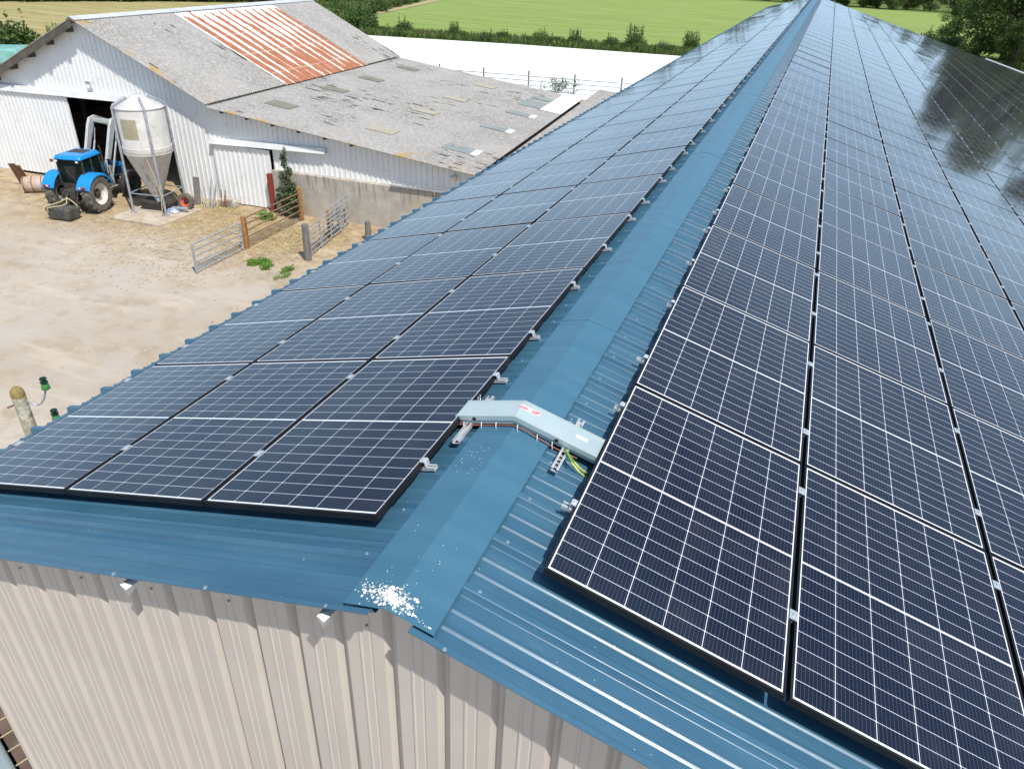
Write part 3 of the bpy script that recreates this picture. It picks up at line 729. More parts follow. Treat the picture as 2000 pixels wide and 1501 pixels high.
# dark gap under the eave of the main slope and a lower roof beyond the lean-to
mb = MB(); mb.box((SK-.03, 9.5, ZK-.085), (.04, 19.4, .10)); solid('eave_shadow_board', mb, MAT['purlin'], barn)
roofpart('low_roof', corr((SE+.06, ZE-.16), (SE+4.5, ZE-.75), 1.0, TF+5.5), MAT['fibre'])
for q in range(5): mb = MB(); mb.box((SE+4.2, 1.4+q*5.5, (ZE-.75)/2), (.16, .16, ZE-.78)); solid('timber_post', mb, MAT['greywood'], barn)
mb = MB(); mb.grid([[(SRX-.22, TN, ZR-.05), (SRX-.22, TF, ZR-.05)], [(SRX, TN, ZR+.075), (SRX, TF, ZR+.075)], [(SRX+.26, TN, ZR-.055), (SRX+.26, TF, ZR-.055)]])
o = mb.build('ridge_cap', MAT['ridge_grey'], barn); md = o.modifiers.new('thickness', 'SOLIDIFY'); md.thickness = .02; md.offset = -1
# rooflights set in the lean-to roof: three rows of four
sl = math.atan2(ZK-ZE, SE-SK)
def lean_z(s): return ZE+(SE-s)*(ZK-.10-ZE)/(SE-SK+.10)
for s_, m_ in ((-.83, 'rooflight_green'), (4.25, 'rooflight_yellow'), (7.91, 'rooflight_grey')):
    for q, t_ in enumerate((2.42, 7.32, 11.4, 16.45)):
        L_ = 1.3; mb = MB(); pa, pb = (s_-L_/2, lean_z(s_-L_/2)), (s_+L_/2, lean_z(s_+L_/2))
        mb = corr(pa, pb, t_-.42, t_+.42, lift=.0, amp=.012); 
        for k in range(len(mb.v)): mb.v[k] = (mb.v[k][0], mb.v[k][1], mb.v[k][2]+.062)
        o = mb.build('rooflight', MAT[m_], lean); md = o.modifiers.new('thickness', 'SOLIDIFY'); md.thickness = .01
        if m_ == 'rooflight_grey':
            mb = corr((s_+L_/2+.01, lean_z(s_+L_/2)), (s_+L_/2+.33, lean_z(s_+L_/2+.33)), t_-.42, t_+.42, lift=.0, amp=.014)
            for k in range(len(mb.v)): mb.v[k] = (mb.v[k][0], mb.v[k][1], mb.v[k][2]+.063)
            mb.build('pale_patch', MAT['newsheet'], lean)
mb = corr((8.55, lean_z(8.55)+.068), (9.78, lean_z(9.78)+.068), 13.5, 19.1, amp=.014); mb.build('new_white_sheet', MAT['newsheet'], lean)
mb = corr((7.2, lean_z(7.2)+.066), (8.54, lean_z(8.54)+.066), 13.6, 15.5, amp=.014); mb.build('pale_patch', MAT['rooflight_grey'], lean)
mb = MB()
for (sa, za), (sb_, zb_) in (((SRX-.02, ZR-.02), (SKL, ZK-.02)), ((SKL, ZK-.1), (SEL, ZE+.38))):
    mb.hexa([(sa, TN+.02, za-.30), (sb_, TN+.02, zb_-.30), (sb_, TN+.06, zb_-.30), (sa, TN+.06, za-.30)], [(sa, TN+.02, za-.03), (sb_, TN+.02, zb_-.03), (sb_, TN+.06, zb_-.03), (sa, TN+.06, za-.03)])
solid('barge_board', mb, MAT['purlin'], barn)
# purlins under the left rake
for q in range(9):
    s_ = SRX-.45-q*1.28
    z_ = (ZR-(SRX-s_)*(ZR-ZK)/(SRX-SKL)) if s_ > SKL else (ZK-.1-(SKL-s_)*(ZK-ZE-.4)/(SKL-SEL))
    mb = MB(); mb.box((s_, 9.25, z_-.26), (.13, 19.6, .20)); solid('purlin', mb, MAT['purlin'], barn)
for q in range(11):
    s_ = SRX+.5+q*1.25
    z_ = (ZR-(s_-SRX)*(ZR-ZK)/(SK-SRX)) if s_ < SK else lean_z(s_)
    mb = MB(); mb.box((s_, 9.45, z_-.13), (.09, 19.3, .13)); solid('purlin', mb, MAT['purlin'], barn)
# clad gable wall, with its door openings
def top_z(s):
    if s < SKL: return ZK-.1-(SKL-s)*(ZK-ZE-.4)/(SKL-SEL)-.05
    if s < SRX: return ZR-(SRX-s)*(ZR-ZK)/(SRX-SKL)-.05
    if s < SK: return ZR-(s-SRX)*(ZR-ZK)/(SK-SRX)-.05
    return lean_z(s)-.05
def clad(s0, s1, zb, zt=None, t=0., per=.25, depth=.03, thick=None):
    pts = []; s = math.floor(s0/per)*per
    while s < s1:
        for ds, d in ((0, 0), (.09, 0), (.115, -depth), (.165, -depth), (.19, 0)):
            if s0 < s+ds < s1: pts.append((s+ds, d))
        s += per
    for k in (SKL, SRX, SK):
        if s0 < k < s1: pts.append((k, 0))
    pts = sorted([(s0, 0)]+pts+[(s1, 0)])
    mb = MB(); mb.grid([[(s, t+d, zb(s) if callable(zb) else zb) for s, d in pts], [(s, t+d, (zt(s) if callable(zt) else zt) if zt is not None else top_z(s)) for s, d in pts]])
    return mb
DOOR_L, DOOR_R, DOOR_T = -10.65, -5.2, 4.0
clad(-23.9, -15.05, 0).build('gable_cladding', MAT['white'], barn)
clad(-15.05, DOOR_R, DOOR_T).build('gable_cladding', MAT['white'], barn)
clad(DOOR_R, -2.95, 0).build('gable_cladding', MAT['white'], barn)
clad(-2.95, .05, 2.68).build('gable_cladding', MAT['white'], barn)
clad(.05, SE-.05, 1.80).build('gable_cladding', MAT['white'], barn)
clad(-14.85, -10.65, .12, 3.92, t=-.16).build('sliding_door', MAT['white'], barn)
clad(-2.93, -.06, .04, 2.66, t=-.12).build('sliding_door', MAT['white'], barn)
for dx_, dt_, dz_, dh_ in ((-2.93, -.11, 1.35, 2.62), (-.06, -.11, 1.35, 2.62), (-14.87, -.14, 2.0, 3.8), (-10.64, -.14, 2.0, 3.8)):
    mb = MB(); mb.box((dx_, dt_, dz_), (.045, .05, dh_)); solid('door_edge', mb, MAT['track'], barn)
def track(s0, s1, z0, z1, h, d):
    mb = MB(); mb.hexa([(s0, -.05-d, z0), (s1, -.05-d, z1), (s1, -.035, z1), (s0, -.035, z0)], [(s0, -.05-d*.6, z0+h), (s1, -.05-d*.6, z1+h), (s1, -.035, z1+h), (s0, -.035, z0+h)])
    solid('door_track', mb, MAT['track'], barn)
track(-15.6, -6.8, 3.90, 4.02, .27, .22); track(-3.05, 2.78, 2.66, 2.84, .22, .2)
# inside of the barn: back wall, far side, floor posts, beams
mb = MB(); mb.add([(-23.9, 19.2, 0), (SE-.1, 19.2, 0), (SE-.1, 19.2, ZE-.2), (SK, 19.2, ZK-.2), (SRX, 19.2, ZR-.1), (SKL, 19.2, ZK-.2), (-23.9, 19.2, ZE)], [(0, 1, 2, 3, 4, 5, 6)]); mb.build('back_wall', MAT['board'], barn)
mb = MB(); mb.box((SE-.15, 9.6, 1.35), (.1, 19.1, 2.6)); solid('side_wall', mb, MAT['board'], barn)
mb = MB(); mb.box((-23.8, 9.6, 1.4), (.1, 19.1, 2.8)); solid('side_wall', mb, MAT['board'], barn)
for s_, t_, h_ in ((-15.2, 5, 4.2), (-15.2, 10, 4.2), (-2.7, 5, 4.2), (-2.7, 10, 4.2), (-8.95, 8, 6.9), (-12, 4.5, 3.2), (-7.5, 5.5, 3.2)):
    mb = MB(); mb.box((s_, t_, h_/2), (.2, .2, h_)); solid('timber_post', mb, MAT['greywood'], barn)
mb = MB(); mb.box((-9.7, 5., 2.4), (4.6, .12, .2)); mb.box((-9.7, 5., 1.5), (4.6, .1, .16)); solid('timber_beam', mb, MAT['orange_post'], barn)
# concrete base wall, red post, boards at the right end
mb = MB(); mb.box((3.95, -.15, .90), (7.70, .30, 1.92)); solid('concrete_base_wall', mb, MAT['concrete'], barn, .015)
mb = MB(); mb.box((.0, -.36, .86), (.20, .2, 1.72)); solid('red_post', mb, MAT['rustred'], barn, .01)
for q in range(6): mb = MB(); mb.box((7.98+q*.3, -.03, .9), (.27, .05, 1.8)); solid('grey_board', mb, MAT['greywood'], barn)
mb = MB(); mb.box((7.6, -.36, 1.93), (3.4, .10, .05)); mb.box((7.6, -.30, 2.02), (3.4, .03, .03)); solid('wall_rail', mb, MAT['pipe'], barn)
def flood(s_, z_, par=barn, d=.2):
    mb = MB(); mb.box((s_, -.10, z_), (.07, .16, .05)); o = solid('wall_lamp', mb, MAT['track'], par)
    mb = MB(); mb.box((s_, -d, z_-.02), (.26, .12, .17), Matrix.Rotation(R(25), 3, 'X')); solid('lamp_head', mb, MAT['track'], o)
    mb = MB(); mb.box((s_, -d-.062, z_-.055), (.2, .01, .12), Matrix.Rotation(R(25), 3, 'X')); solid('lamp_glass', mb, MAT['galv'], o)
flood(-9.05, 4.74); flood(8.69, 2.55)

# ------------------------------------------------------------------ silo on its slab
tag(solid('concrete_slab', (lambda m_: (m_.hexa([(-25.75, 19.75, -.006), (-23.15, 19.95, -.006), (-23.2, 22.5, -.006), (-25.9, 22.6, -.006)], [(-25.75, 19.75, .07), (-23.15, 19.95, .07), (-23.2, 22.5, .07), (-25.9, 22.6, .07)]), m_)[1])(MB()), MAT['slab']),
    'pale concrete slab on the dirt beneath the feed silo', 'slab')
SI = Vector((-24.78, 21.68, .07)); SROT = R(10.8)
silo = thing('feed_silo', 'white feed silo with conical hopper on four grey legs before barn', 'silo', SI, SROT)
mb = MB(); mb.lathe([(.30, 4.77), (.34, 4.74), (.36, 4.70), (.93, 4.38), (.965, 4.30), (.965, 2.80), (.985, 2.74), (.985, 2.56), (.95, 2.52), (.22, .62), (.20, .58)], 40)
solid('tank', mb, MAT['silo'], silo, ang=50)
mb = MB(); mb.lathe([(0, 4.80), (.30, 4.79), (.33, 4.76), (.33, 4.70)], 28); solid('lid', mb, MAT['silo'], silo, ang=50)
for z_ in (2.77, 2.54, 4.36):
    mb = MB(); mb.lathe([(.965, z_-.02), (.992, z_-.015), (.992, z_+.015), (.965, z_+.02)], 40); solid('band', mb, MAT['silo'], silo)
ang = -2.03-SROT            # towards the camera's left
mb = MB(); rows = []
for zz in (3.2, 3.98): rows.append([(.972*math.cos(a_), .972*math.sin(a_), zz) for a_ in np.linspace(R(-100)-SROT, R(-58)-SROT, 9)])
mb.grid(rows); o = mb.build('window_strip', MAT['silo_patch'], silo)
mb = MB()
for zz in np.linspace(2.85, 4.25, 20):
    a_ = R(-33)-SROT; mb.lathe([(0, .02), (.018, .016), (.02, 0)], 6, 'z', (.972*math.cos(a_), .972*math.sin(a_), zz))
mb.build('rivet_row', MAT['galv'], silo)
for q in range(4):
    a_ = math.pi/4+q*math.pi/2; cx, cy = math.cos(a_), math.sin(a_)
    mb = MB(); mb.tube([(1.11*cx, 1.11*cy, 0), (1.06*cx, 1.06*cy, 2.7), (1.03*cx, 1.03*cy, 4.36), (.97*cx, .97*cy, 4.47), (.42*cx, .42*cy, 4.75)], .052, 8)
    mb.box((1.11*cx, 1.11*cy, .012), (.22, .22, .024)); solid('leg', mb, MAT['pipe'], silo)
mb = MB()
for q in range(4):
    a_, b_ = math.pi/4+q*math.pi/2, math.pi/4+(q+1)*math.pi/2
    mb.tube([(1.1*math.cos(a_), 1.1*math.sin(a_), .85), (1.1*math.cos(b_), 1.1*math.sin(b_), .85)], .022, 6)
solid('brace', mb, MAT['pipe'], silo)
mb = MB(); mb.tube([(0, 0, .66), (0, 0, .48), (.10, -.08, .30)], [.2, .16, .11], 16); solid('outlet_spout', mb, MAT['galv'], silo)
mb = MB(); mb.tube([(.93*math.cos(ang+1.1), .93*math.sin(ang+1.1), 2.5), (.6, -.75, 1.6), (.78, -.85, .9), (.72, -.95, .1)], .018, 6); solid('hanging_cord', mb, MAT['rope'], silo)
mb = MB(); mb.tube([(.25, .2, 4.75), (-.1, .3, 5.45)], .012, 5); solid('filling_pipe', mb, MAT['pipe'], silo)
# dark auger trough below the hopper, blue bucket on it
t = thing('auger_trough', 'dark steel auger trough lying on slab below silo hopper', 'auger', (-24.72, 21.72, .07), R(12))
mb = MB(); mb.hexa([(-.75, -.28, 0), (.55, -.28, 0), (.55, .28, 0), (-.75, .28, 0)], [(-.85, -.4, .38), (.65, -.4, .38), (.65, .4, .38), (-.85, .4, .38)]); solid('trough', mb, MAT['chassis'], t, .01)
mb = MB(); mb.tube([(.5, -.1, .12), (1.35, -.15, .16)], .075, 12); solid('auger_tube', mb, MAT['pipe'], t)
mb = MB(); mb.lathe([(0, 0), (.13, 0), (.17, .3), (.18, .31), (.165, .3), (.12, .03), (0, .03)], 20, 'z', (-25.35, 22.15, .62))
tag(solid('blue_bucket', mb, MAT['tractor_blue'], ang=50), 'small blue bucket standing beside the silo hopper', 'bucket')

# ------------------------------------------------------------------ tractor driving into the barn
def wheel(parent, x, y, r, wd, m_t, m_r, lugs=18, side=-1, hub=MAT['chassis']):
    z = r; pr = [(r*.58, -wd*.42), (r*.70, -wd*.5), (r*.90, -wd*.48), (r*.975, -wd*.36), (r*.985, 0), (r*.975, wd*.36), (r*.90, wd*.48), (r*.70, wd*.5), (r*.58, wd*.42)]
    o = bpy.data.objects.new('wheel', None); link(o, parent); o.location = (x, y, z)
    mb = MB(); mb.lathe(pr, 36, 'y')
    for q in range(lugs):
        for s_ in (-1, 1):
            a_ = 2*math.pi*(q+.25*s_)/lugs
            rot = Matrix.Rotation(a_, 3, 'Y') @ Matrix.Rotation(s_*R(28), 3, 'Z')
            p = Matrix.Rotation(a_, 3, 'Y') @ Vector((0, s_*wd*.26, r*.985)); mb.box(p, (r*.085, wd*.46, r*.06), Matrix.Rotation(a_, 3, 'Y') @ Matrix.Rotation(s_*R(32), 3, 'Z'))
    solid('tyre', mb, m_t, o, ang=40)
    mb = MB(); mb.lathe([(r*.60, -wd*.40), (r*.55, -wd*.34), (r*.50, -wd*.10), (r*.30, -wd*.02), (r*.12, -wd*.02), (r*.12, wd*.02), (r*.3, wd*.02), (r*.5, wd*.1), (r*.55, wd*.34), (r*.60, wd*.40)], 28, 'y'); solid('rim', mb, m_r, o, ang=40)
    mb = MB(); mb.lathe([(0, -wd*.30), (r*.10, -wd*.28), (r*.20, -wd*.10), (r*.27, -wd*.06), (r*.27, wd*.06), (r*.2, wd*.1), (r*.1, wd*.28), (0, wd*.3)], 16, 'y'); solid('hub', mb, hub, o)
    return o
HD = math.atan2(.97, -.235)
R0 = Vector((-26.9, 20.4, 0)); LF = Vector((-.97, -.235, 0))
tc = R0+LF*.86
trac = thing('tractor', 'blue tractor with grey front loader driving into the barn doorway', 'tractor', tc, HD)
wheel(trac, 0, -.86, .78, .46, MAT['tyre'], MAT['rim']); wheel(trac, 0, .86, .78, .46, MAT['tyre'], MAT['rim'])
wheel(trac, 2.5, -.82, .58, .38, MAT['tyre_dark'], MAT['chassis'], 16); wheel(trac, 2.5, .82, .58, .38, MAT['tyre_dark'], MAT['chassis'], 16)
mb = MB(); mb.box((1.2, 0, .72), (2.9, .44, .42)); mb.box((0, 0, .78), (.34, 1.5, .24)); mb.box((2.5, 0, .58), (.22, 1.4, .2)); mb.box((-.35, 0, .75), (.5, .5, .5))
mb.box((.75, .58, .72), (.8, .3, .45)); mb.box((.75, -.58, .72), (.8, .3, .45)); solid('chassis', mb, MAT['chassis'], trac, .02)
mb = MB(); mb.hexa([(1.05, -.38, .95), (3.1, -.34, .90), (3.1, .34, .90), (1.05, .38, .95)], [(1.05, -.33, 1.60), (3.0, -.25, 1.42), (3.0, .25, 1.42), (1.05, .33, 1.60)]); solid('bonnet', mb, MAT['tractor_blue'], trac, .06)
# cab: pillars, glass, roof
CB = [(-.20, -.62), (1.12, -.60), (1.12, .50), (-.20, .52)]; CT = [(-.16, -.64), (1.02, -.60), (1.02, .50), (-.16, .54)]
mb = MB(); mb.hexa([(x, y*.9, .85) for x, y in CB], [(x, y, 1.22) for x, y in CB]); solid('cab_base', mb, MAT['chassis'], trac, .02)
cabz0, cabz1 = 1.18, 2.24
mb = MB()
for (a, b_), (c, d) in zip(CB, CT): mb.tube([(a, b_, cabz0), (c, d, cabz1)], .035, 6)
mb.tube([(.42, -.62, cabz0-.3), (.42, -.63, cabz1)], .03, 6); mb.tube([(.42, .515, cabz0-.3), (.42, .53, cabz1)], .03, 6)
solid('cab_pillars', mb, MAT['chassis'], trac)
for k in range(4):
    a, b_ = CB[k], CB[(k+1) % 4]; c, d = CT[k], CT[(k+1) % 4]
    mb = MB(); mb.add([(*a, cabz0), (*b_, cabz0), (*d, cabz1), (*c, cabz1)], [(0, 1, 2, 3)]); o = mb.build('cab_window', MAT['cabglass'], trac)
mb = MB(); mb.box((.05, 0, 1.35), (.45, .5, .14)); mb.box((-.13, 0, 1.65), (.12, .48, .55)); solid('driver_seat', mb, MAT['dark'], trac, .03)
mb = MB(); mb.tube([(.8, 0, 1.2), (.62, 0, 1.62)], .025, 6)
mb.lathe([(.17, -.012), (.19, 0), (.17, .012), (.15, 0), (.17, -.012)], 16, 'z', (.60, 0, 1.64)); solid('steering_wheel', mb, MAT['dark'], trac)
rows = []
roofo = MB(); roofo.hexa([(-.32, -.70, 2.22), (1.20, -.66, 2.20), (1.20, .54, 2.20), (-.32, .57, 2.22)], [(-.22, -.60, 2.40), (1.06, -.55, 2.40), (1.06, .44, 2.40), (-.22, .48, 2.40)])
cr = solid('cab_roof', roofo, MAT['tractor_blue'], trac, .05)
mb = MB(); mb.box((.60, -.06, 2.405), (.55, .75, .012)); solid('roof_hatch', mb, MAT['chassis'], cr, .01)
for s_ in (-1, 1):
    mb = MB(); rows = []; rr = .90
    for k in range(13):
        a_ = R(12+k*12.2); x, z = 0, .80+math.sin(a_)*rr*.95
        x = math.cos(a_)*rr*.97+.03
        y0, y1 = .52*s_, 1.10*s_
        rows.append([(x, y0, z-.02), (x, y0, z), (x, y1*.97, z+.0), (x*.99, y1, z-.05), (x*.985, y1, z-.10)])
    mb.grid(rows); o = mb.build('fender', MAT['tractor_blue'], trac); md = o.modifiers.new('thickness', 'SOLIDIFY'); md.thickness = .02; md.offset = 0
    mb = MB(); mb.box((-.80, s_*.82, 1.20), (.06, .26, .09), Matrix.Rotation(R(-30), 3, 'Y')); l_ = solid('tail_light', mb, MAT['rustred'], o)
    mb = MB(); mb.box((-.83, s_*.74, 1.2), (.03, .09, .088), Matrix.Rotation(R(-30), 3, 'Y')); solid('reflector', mb, MAT['sticker'], l_)
mb = MB(); mb.lathe([(0, -.02), (.07, -.02), (.07, .02), (0, .02)], 12, 'x', (-.28, .66, 2.16)); solid('beacon_lamp', mb, MAT['rustred'], trac)
mb = MB(); mb.tube([(1.55, -.36, 1.45), (1.55, -.36, 2.35), (1.50, -.36, 2.45)], .04, 8); solid('exhaust', mb, MAT['chassis'], trac)
for s_, y0 in ((-1, -.64), (1, .55)):
    mb = MB(); mb.tube([(1.05, y0, 1.95), (1.12, y0+s_*.32, 1.98)], .014, 5); mb.box((1.10, y0+s_*.36, 1.88), (.04, .16, .26)); solid('wing_mirror', mb, MAT['dark'], trac)
    mb = MB(); mb.box((-.30, y0+s_*-.12, 2.17), (.05, .14, .09)); l_ = solid('work_lamp', mb, MAT['chassis'], trac)
    mb = MB(); mb.box((-.328, y0+s_*-.12, 2.17), (.006, .11, .07)); solid('lamp_glass', mb, MAT['sticker'], l_)
    mb = MB(); mb.box((2.0, s_*.365, 1.18), (1.4, .03, .26)); solid('bonnet_grille', mb, MAT['dark'], trac)
mb = MB(); mb.tube([(-.22, -.2, 1.30), (-.19, .15, 1.75)], .012, 5); solid('rear_wiper', mb, MAT['dark'], trac)
mb = MB(); mb.box((.75, -.72, .52), (.45, .24, .05)); mb.box((.75, -.72, .88), (.40, .22, .05)); mb.box((.95, -.72, .70), (.04, .22, .4)); solid('cab_step', mb, MAT['chassis'], trac)
# loader masts and raised arms
for s_ in (-1, 1):
    y = s_*.52
    mb = MB(); mb.box((1.65, y, 1.25), (.24, .10, 1.1)); solid('loader_mast', mb, MAT['loader'], trac, .015)
    mb = MB(); P_ = [(1.65, 1.72), (2.45, 3.05), (2.61, 3.25), (2.87, 3.30), (4.35, 2.75)]
    wd = [.11, .16, .17, .15, .10]; up = []; lo = []
    for k, (x, z) in enumerate(P_):
        a = P_[max(k-1, 0)]; b_ = P_[min(k+1, len(P_)-1)]; L_ = math.hypot(b_[0]-a[0], b_[1]-a[1]); nx, nz = -(b_[1]-a[1])/L_, (b_[0]-a[0])/L_
        up.append((x+nx*wd[k], z+nz*wd[k])); lo.append((x-nx*wd[k], z-nz*wd[k]))
    poly = up+lo[::-1]; n = len(poly)
    for k in range(len(P_)-1):
        q4 = [up[k], up[k+1], lo[k+1], lo[k]]; mb.hexa([(x, y-.06, z) for x, z in q4], [(x, y+.06, z) for x, z in q4])
    solid('loader_arm', mb, MAT['loader'], trac)
    mb = MB(); mb.tube([(1.8, y, 1.1), (2.55, y, 2.4)], .045, 8); mb.tube([(2.55, y, 2.4), (2.75, y, 2.95)], .025, 8); solid('hydraulic_ram', mb, MAT['pipe'], trac)
mb = MB(); mb.box((2.70, 0, 3.28), (.14, 1.06, .14)); solid('loader_crossbar', mb, MAT['loader'], trac)
mb = MB(); mb.box((4.4, 0, 2.6), (.15, 1.3, .5)); mb.box((4.85, .4, 2.4), (.9, .1, .05)); mb.box((4.85, -.4, 2.4), (.9, .1, .05)); solid('pallet_fork', mb, MAT['chassis'], trac)
mb = MB()
for s_ in (-1, 1): mb.tube([(-.3, s_*.38, .55), (-1.0, s_*.42, .45)], .035, 6); mb.tube([(-.35, s_*.3, 1.0), (-.85, s_*.42, .5)], .025, 6)
mb.tube([(-.45, 0, 1.05), (-1.0, 0, .62)], .03, 6); solid('rear_linkage', mb, MAT['chassis'], trac)
for k in range(3):
    mb = MB(); mb.tube([(1.2+.25*k, -.45, 1.0), (1.3+.2*k, -.60, 1.3), (1.5+.1*k, -.52, 1.7)], .018, 6); solid('hose', mb, MAT['dark'], trac)
# ballast box behind it and the rope thrown over
def trw(x, y, z): return Matrix.Translation(tc) @ Matrix.Rotation(HD, 4, 'Z') @ Vector((x, y, z))
bx = MB(); bx.hexa([(-.30, -.50, .05), (.28, -.50, .05), (.28, .50, .05), (-.30, .50, .05)], [(-.36, -.60, .52), (.34, -.60, .52), (.34, .60, .52), (-.36, .60, .52)])
bp = trw(-1.32, -.10, 0)
o = solid('ballast_box', bx, MAT['ballast'], None, .03); o.location = (bp.x, bp.y, 0); o.rotation_euler = (0, 0, HD+R(-6))
tag(o, 'black ballast box hung on the rear of the blue tractor', 'ballast box')
mb = MB(); pts = [trw(*p) for p in ((-.95, -.1, .78), (-1.1, .1, .66), (-1.3, .35, .585), (-1.6, .5, .56), (-1.72, .52, .40))]; mb.tube(pts, .022, 6)
pts = [trw(*p) for p in ((-.95, -.1, .78), (-1.15, -.2, .62), (-1.35, -.1, .56), (-1.55, .15, .57), (-1.71, .3, .55), (-1.73, .3, .36))]; mb.tube(pts, .022, 6)
pts = [trw(*p) for p in ((-.9, -.05, .80), (-1.0, -.35, .7), (-1.1, -.62, .55), (-1.05, -.72, .3))]; mb.tube(pts, .022, 6)
tag(solid('rope', mb, MAT['rope']), 'pale straw coloured rope thrown over the black ballast box', 'rope')

# ------------------------------------------------------------------ small things in the yard
bl = thing('wooden_barrel', 'faded brown barrel lying on its side against the barn door', 'barrel', (-31.5, 21.2, .36), R(38))
mb = MB(); mb.lathe([(0, -.62), (.32, -.62), (.345, -.58), (.365, 0), (.345, .58), (.32, .62), (0, .62)], 26, 'x'); solid('body', mb, MAT['barrel'], bl, ang=50)
for x in (-.56, -.2, .2, .56):
    mb = MB(); mb.lathe([(.355, x-.02), (.372, x-.02), (.372, x+.02), (.355, x+.02)], 26, 'x'); solid('hoop', mb, MAT['rust'], bl)
st = MB(); st.box((0, 0, .55), (.30, .04, 1.15), Matrix.Rotation(R(24), 3, 'X')); st.box((.22, .05, .5), (.22, .035, 1.1), Matrix.Rotation(R(27), 3, 'X'))
o = solid('rusty_sheet', st, MAT['rust'], None, .004); o.location = (-33.1, 21.45, .02); o.rotation_euler = (0, 0, R(25))
tag(o, 'two rusty steel offcuts leaning on the barn left of barrel', 'scrap steel')
sw = thing('spare_wheel', 'loose implement wheel with orange rim standing beside the silo', 'wheel', (-23.85, 22.25, 0), R(4))
wheel(sw, 0, 0, .37, .24, MAT['tyre'], MAT['orange_rim'], 14, hub=MAT['dark'])
sw.rotation_euler = (R(-8), 0, R(8))
o = solid('blue_sack', (lambda m_: (m_.hexa([(-.28, -.16, 0), (.28, -.18, 0), (.28, .16, 0), (-.26, .16, 0)], [(-.2, -.1, .17), (.2, -.12, .14), (.22, .1, .16), (-.2, .12, .19)]), m_)[1])(MB()), noisy('blue_white_sack', (.12, .22, .45), (.55, .58, .62), 5, .6), None, .05)
o.location = (-23.95, 21.55, .07); tag(o, 'small blue and white sack on slab between silo leg and wheel', 'sack')
for k, (dx, dy, ln, lean) in enumerate([(0, 0, 1.25, .1), (.1, .03, 1.35, -.05), (.17, .0, 1.1, .25), (-.12, -.02, .95, -.5), (-.3, .02, .75, -.65), (.24, .05, 1.2, .12)]):
    mb = MB(); mb.tube([(0, 0, .01), (lean*ln*.55, .28, ln*.93)], .024, 7)
    o = solid('steel_pipe', mb, MAT['pipe']); o.location = (-23.2+dx, 22.95+dy, 0)
    tag(o, 'thin grey steel pipe leaning in bundle against the barn cladding', 'pipe', 'steel pipes leaning by the barn')
for k in range(3):
    mb = MB(); mb.tube([(0, 0, 0), (random.uniform(-.3, .3), .3, random.uniform(.5, .8))], .022, 6); mb.tube([(0, 0, .2), (.3, .2, .4)], .018, 6)
    o = solid('rusty_bar', mb, MAT['rust']); o.location = (-22.75+.13*k, 23.2, 0)
    tag(o, 'short rusty bar in the scrap heap right of the pipes', 'scrap bar', 'rusty bars by the barn')
mb = MB(); mb.box((0, 0, .16), (.9, .35, .32)); o = solid('stone_block', mb, MAT['concrete'], None, .05); o.location = (-22.6, 23.55, 0); tag(o, 'low concrete block at the foot of the white sliding door', 'block')
pl = MB(); pl.box((0, 0, .6), (.28, .05, 1.2), Matrix.Rotation(R(-14), 3, 'X')); o = solid('grey_plank', pl, MAT['greywood'], None); o.location = (-24.05, 23.25, 0); o.rotation_euler = (0, 0, R(20)); tag(o, 'grey plank leaning on the cladding behind the spare wheel', 'plank')
# gates
def gate(name, label, p0, p1, h, nr, m, r=.024, group=None, zb=.12, mids=0, diag=False):
    p0, p1 = Vector((*p0, 0)), Vector((*p1, 0)); L_ = (p1-p0).length
    g_ = thing(name, label, 'gate', p0, math.atan2((p1-p0).y, (p1-p0).x), group)
    for k in range(nr):
        z = zb+(h-zb)*(k/(nr-1))**.9; mb = MB(); mb.tube([(0, 0, z), (L_, 0, z)], r, 8); solid('rail', mb, m, g_)
    for x in [0.02, L_-.02]+[L_*(k+1)/(mids+1) for k in range(mids)]:
        mb = MB(); mb.tube([(x, .0, .03), (x, 0, h+.02)], r*1.35, 8); solid('upright', mb, m, g_)
    return g_
gate('field_gate', 'grey galvanised gate standing alone at left end of pen fence', (-18.35, 16.72), (-18.42, 19.42), 1.10, 5, MAT['pipe'], .03)
gt = gate('rusty_fence', 'brown rusted rail fence with five rails between two orange posts', (-18.42, 19.72), (-18.58, 23.45), 1.22, 5, MAT['brown_rail'], .030)
gt['category'] = 'fence'
g2 = gate('field_gate', 'grey galvanised gate with two uprights behind the dark wooden post', (-15.72, 20.05), (-16.22, 23.0), 1.15, 7, MAT['pipe'], .026, mids=2)
g3 = gate('field_gate', 'short galvanised gate standing against the concrete barn wall', (-16.2, 22.35), (-16.5, 24.0), 1.28, 6, MAT['pipe'], .026, mids=2)
def post(x, y, h, d, m, name, label, tilt=0, cap=None):
    mb = MB(); n = 9; mb.tube([(0, 0, -.01), (tilt*h*.5+.01, 0, h*.5), (tilt*h, .01, h)], [d*.55, d*.5, d*.46], n)
    o = solid(name, mb, m, None, .008); o.location = (x, y, 0); return tag(o, label, 'post')
post(-18.43, 19.60, 1.32, .17, MAT['orange_post'], 'fence_post', 'rusty brown post between the grey gate and the rusted fence')
post(-18.62, 23.55, 1.45, .19, MAT['orange_post'], 'fence_post', 'orange rusted post with flaking paint beside the green bush')
post(-15.62, 19.72, 1.42, .27, MAT['greywood'], 'fence_post', 'thick dark grey wooden post at the open side of pen')
post(-16.32, 22.25, 1.15, .15, MAT['orange_post'], 'fence_post', 'short orange post seen through bars of the galvanised gate')
post(-14.72, 22.7, .8, .26, MAT['greywood'], 'fence_post', 'short grey post just left of the shed eave')
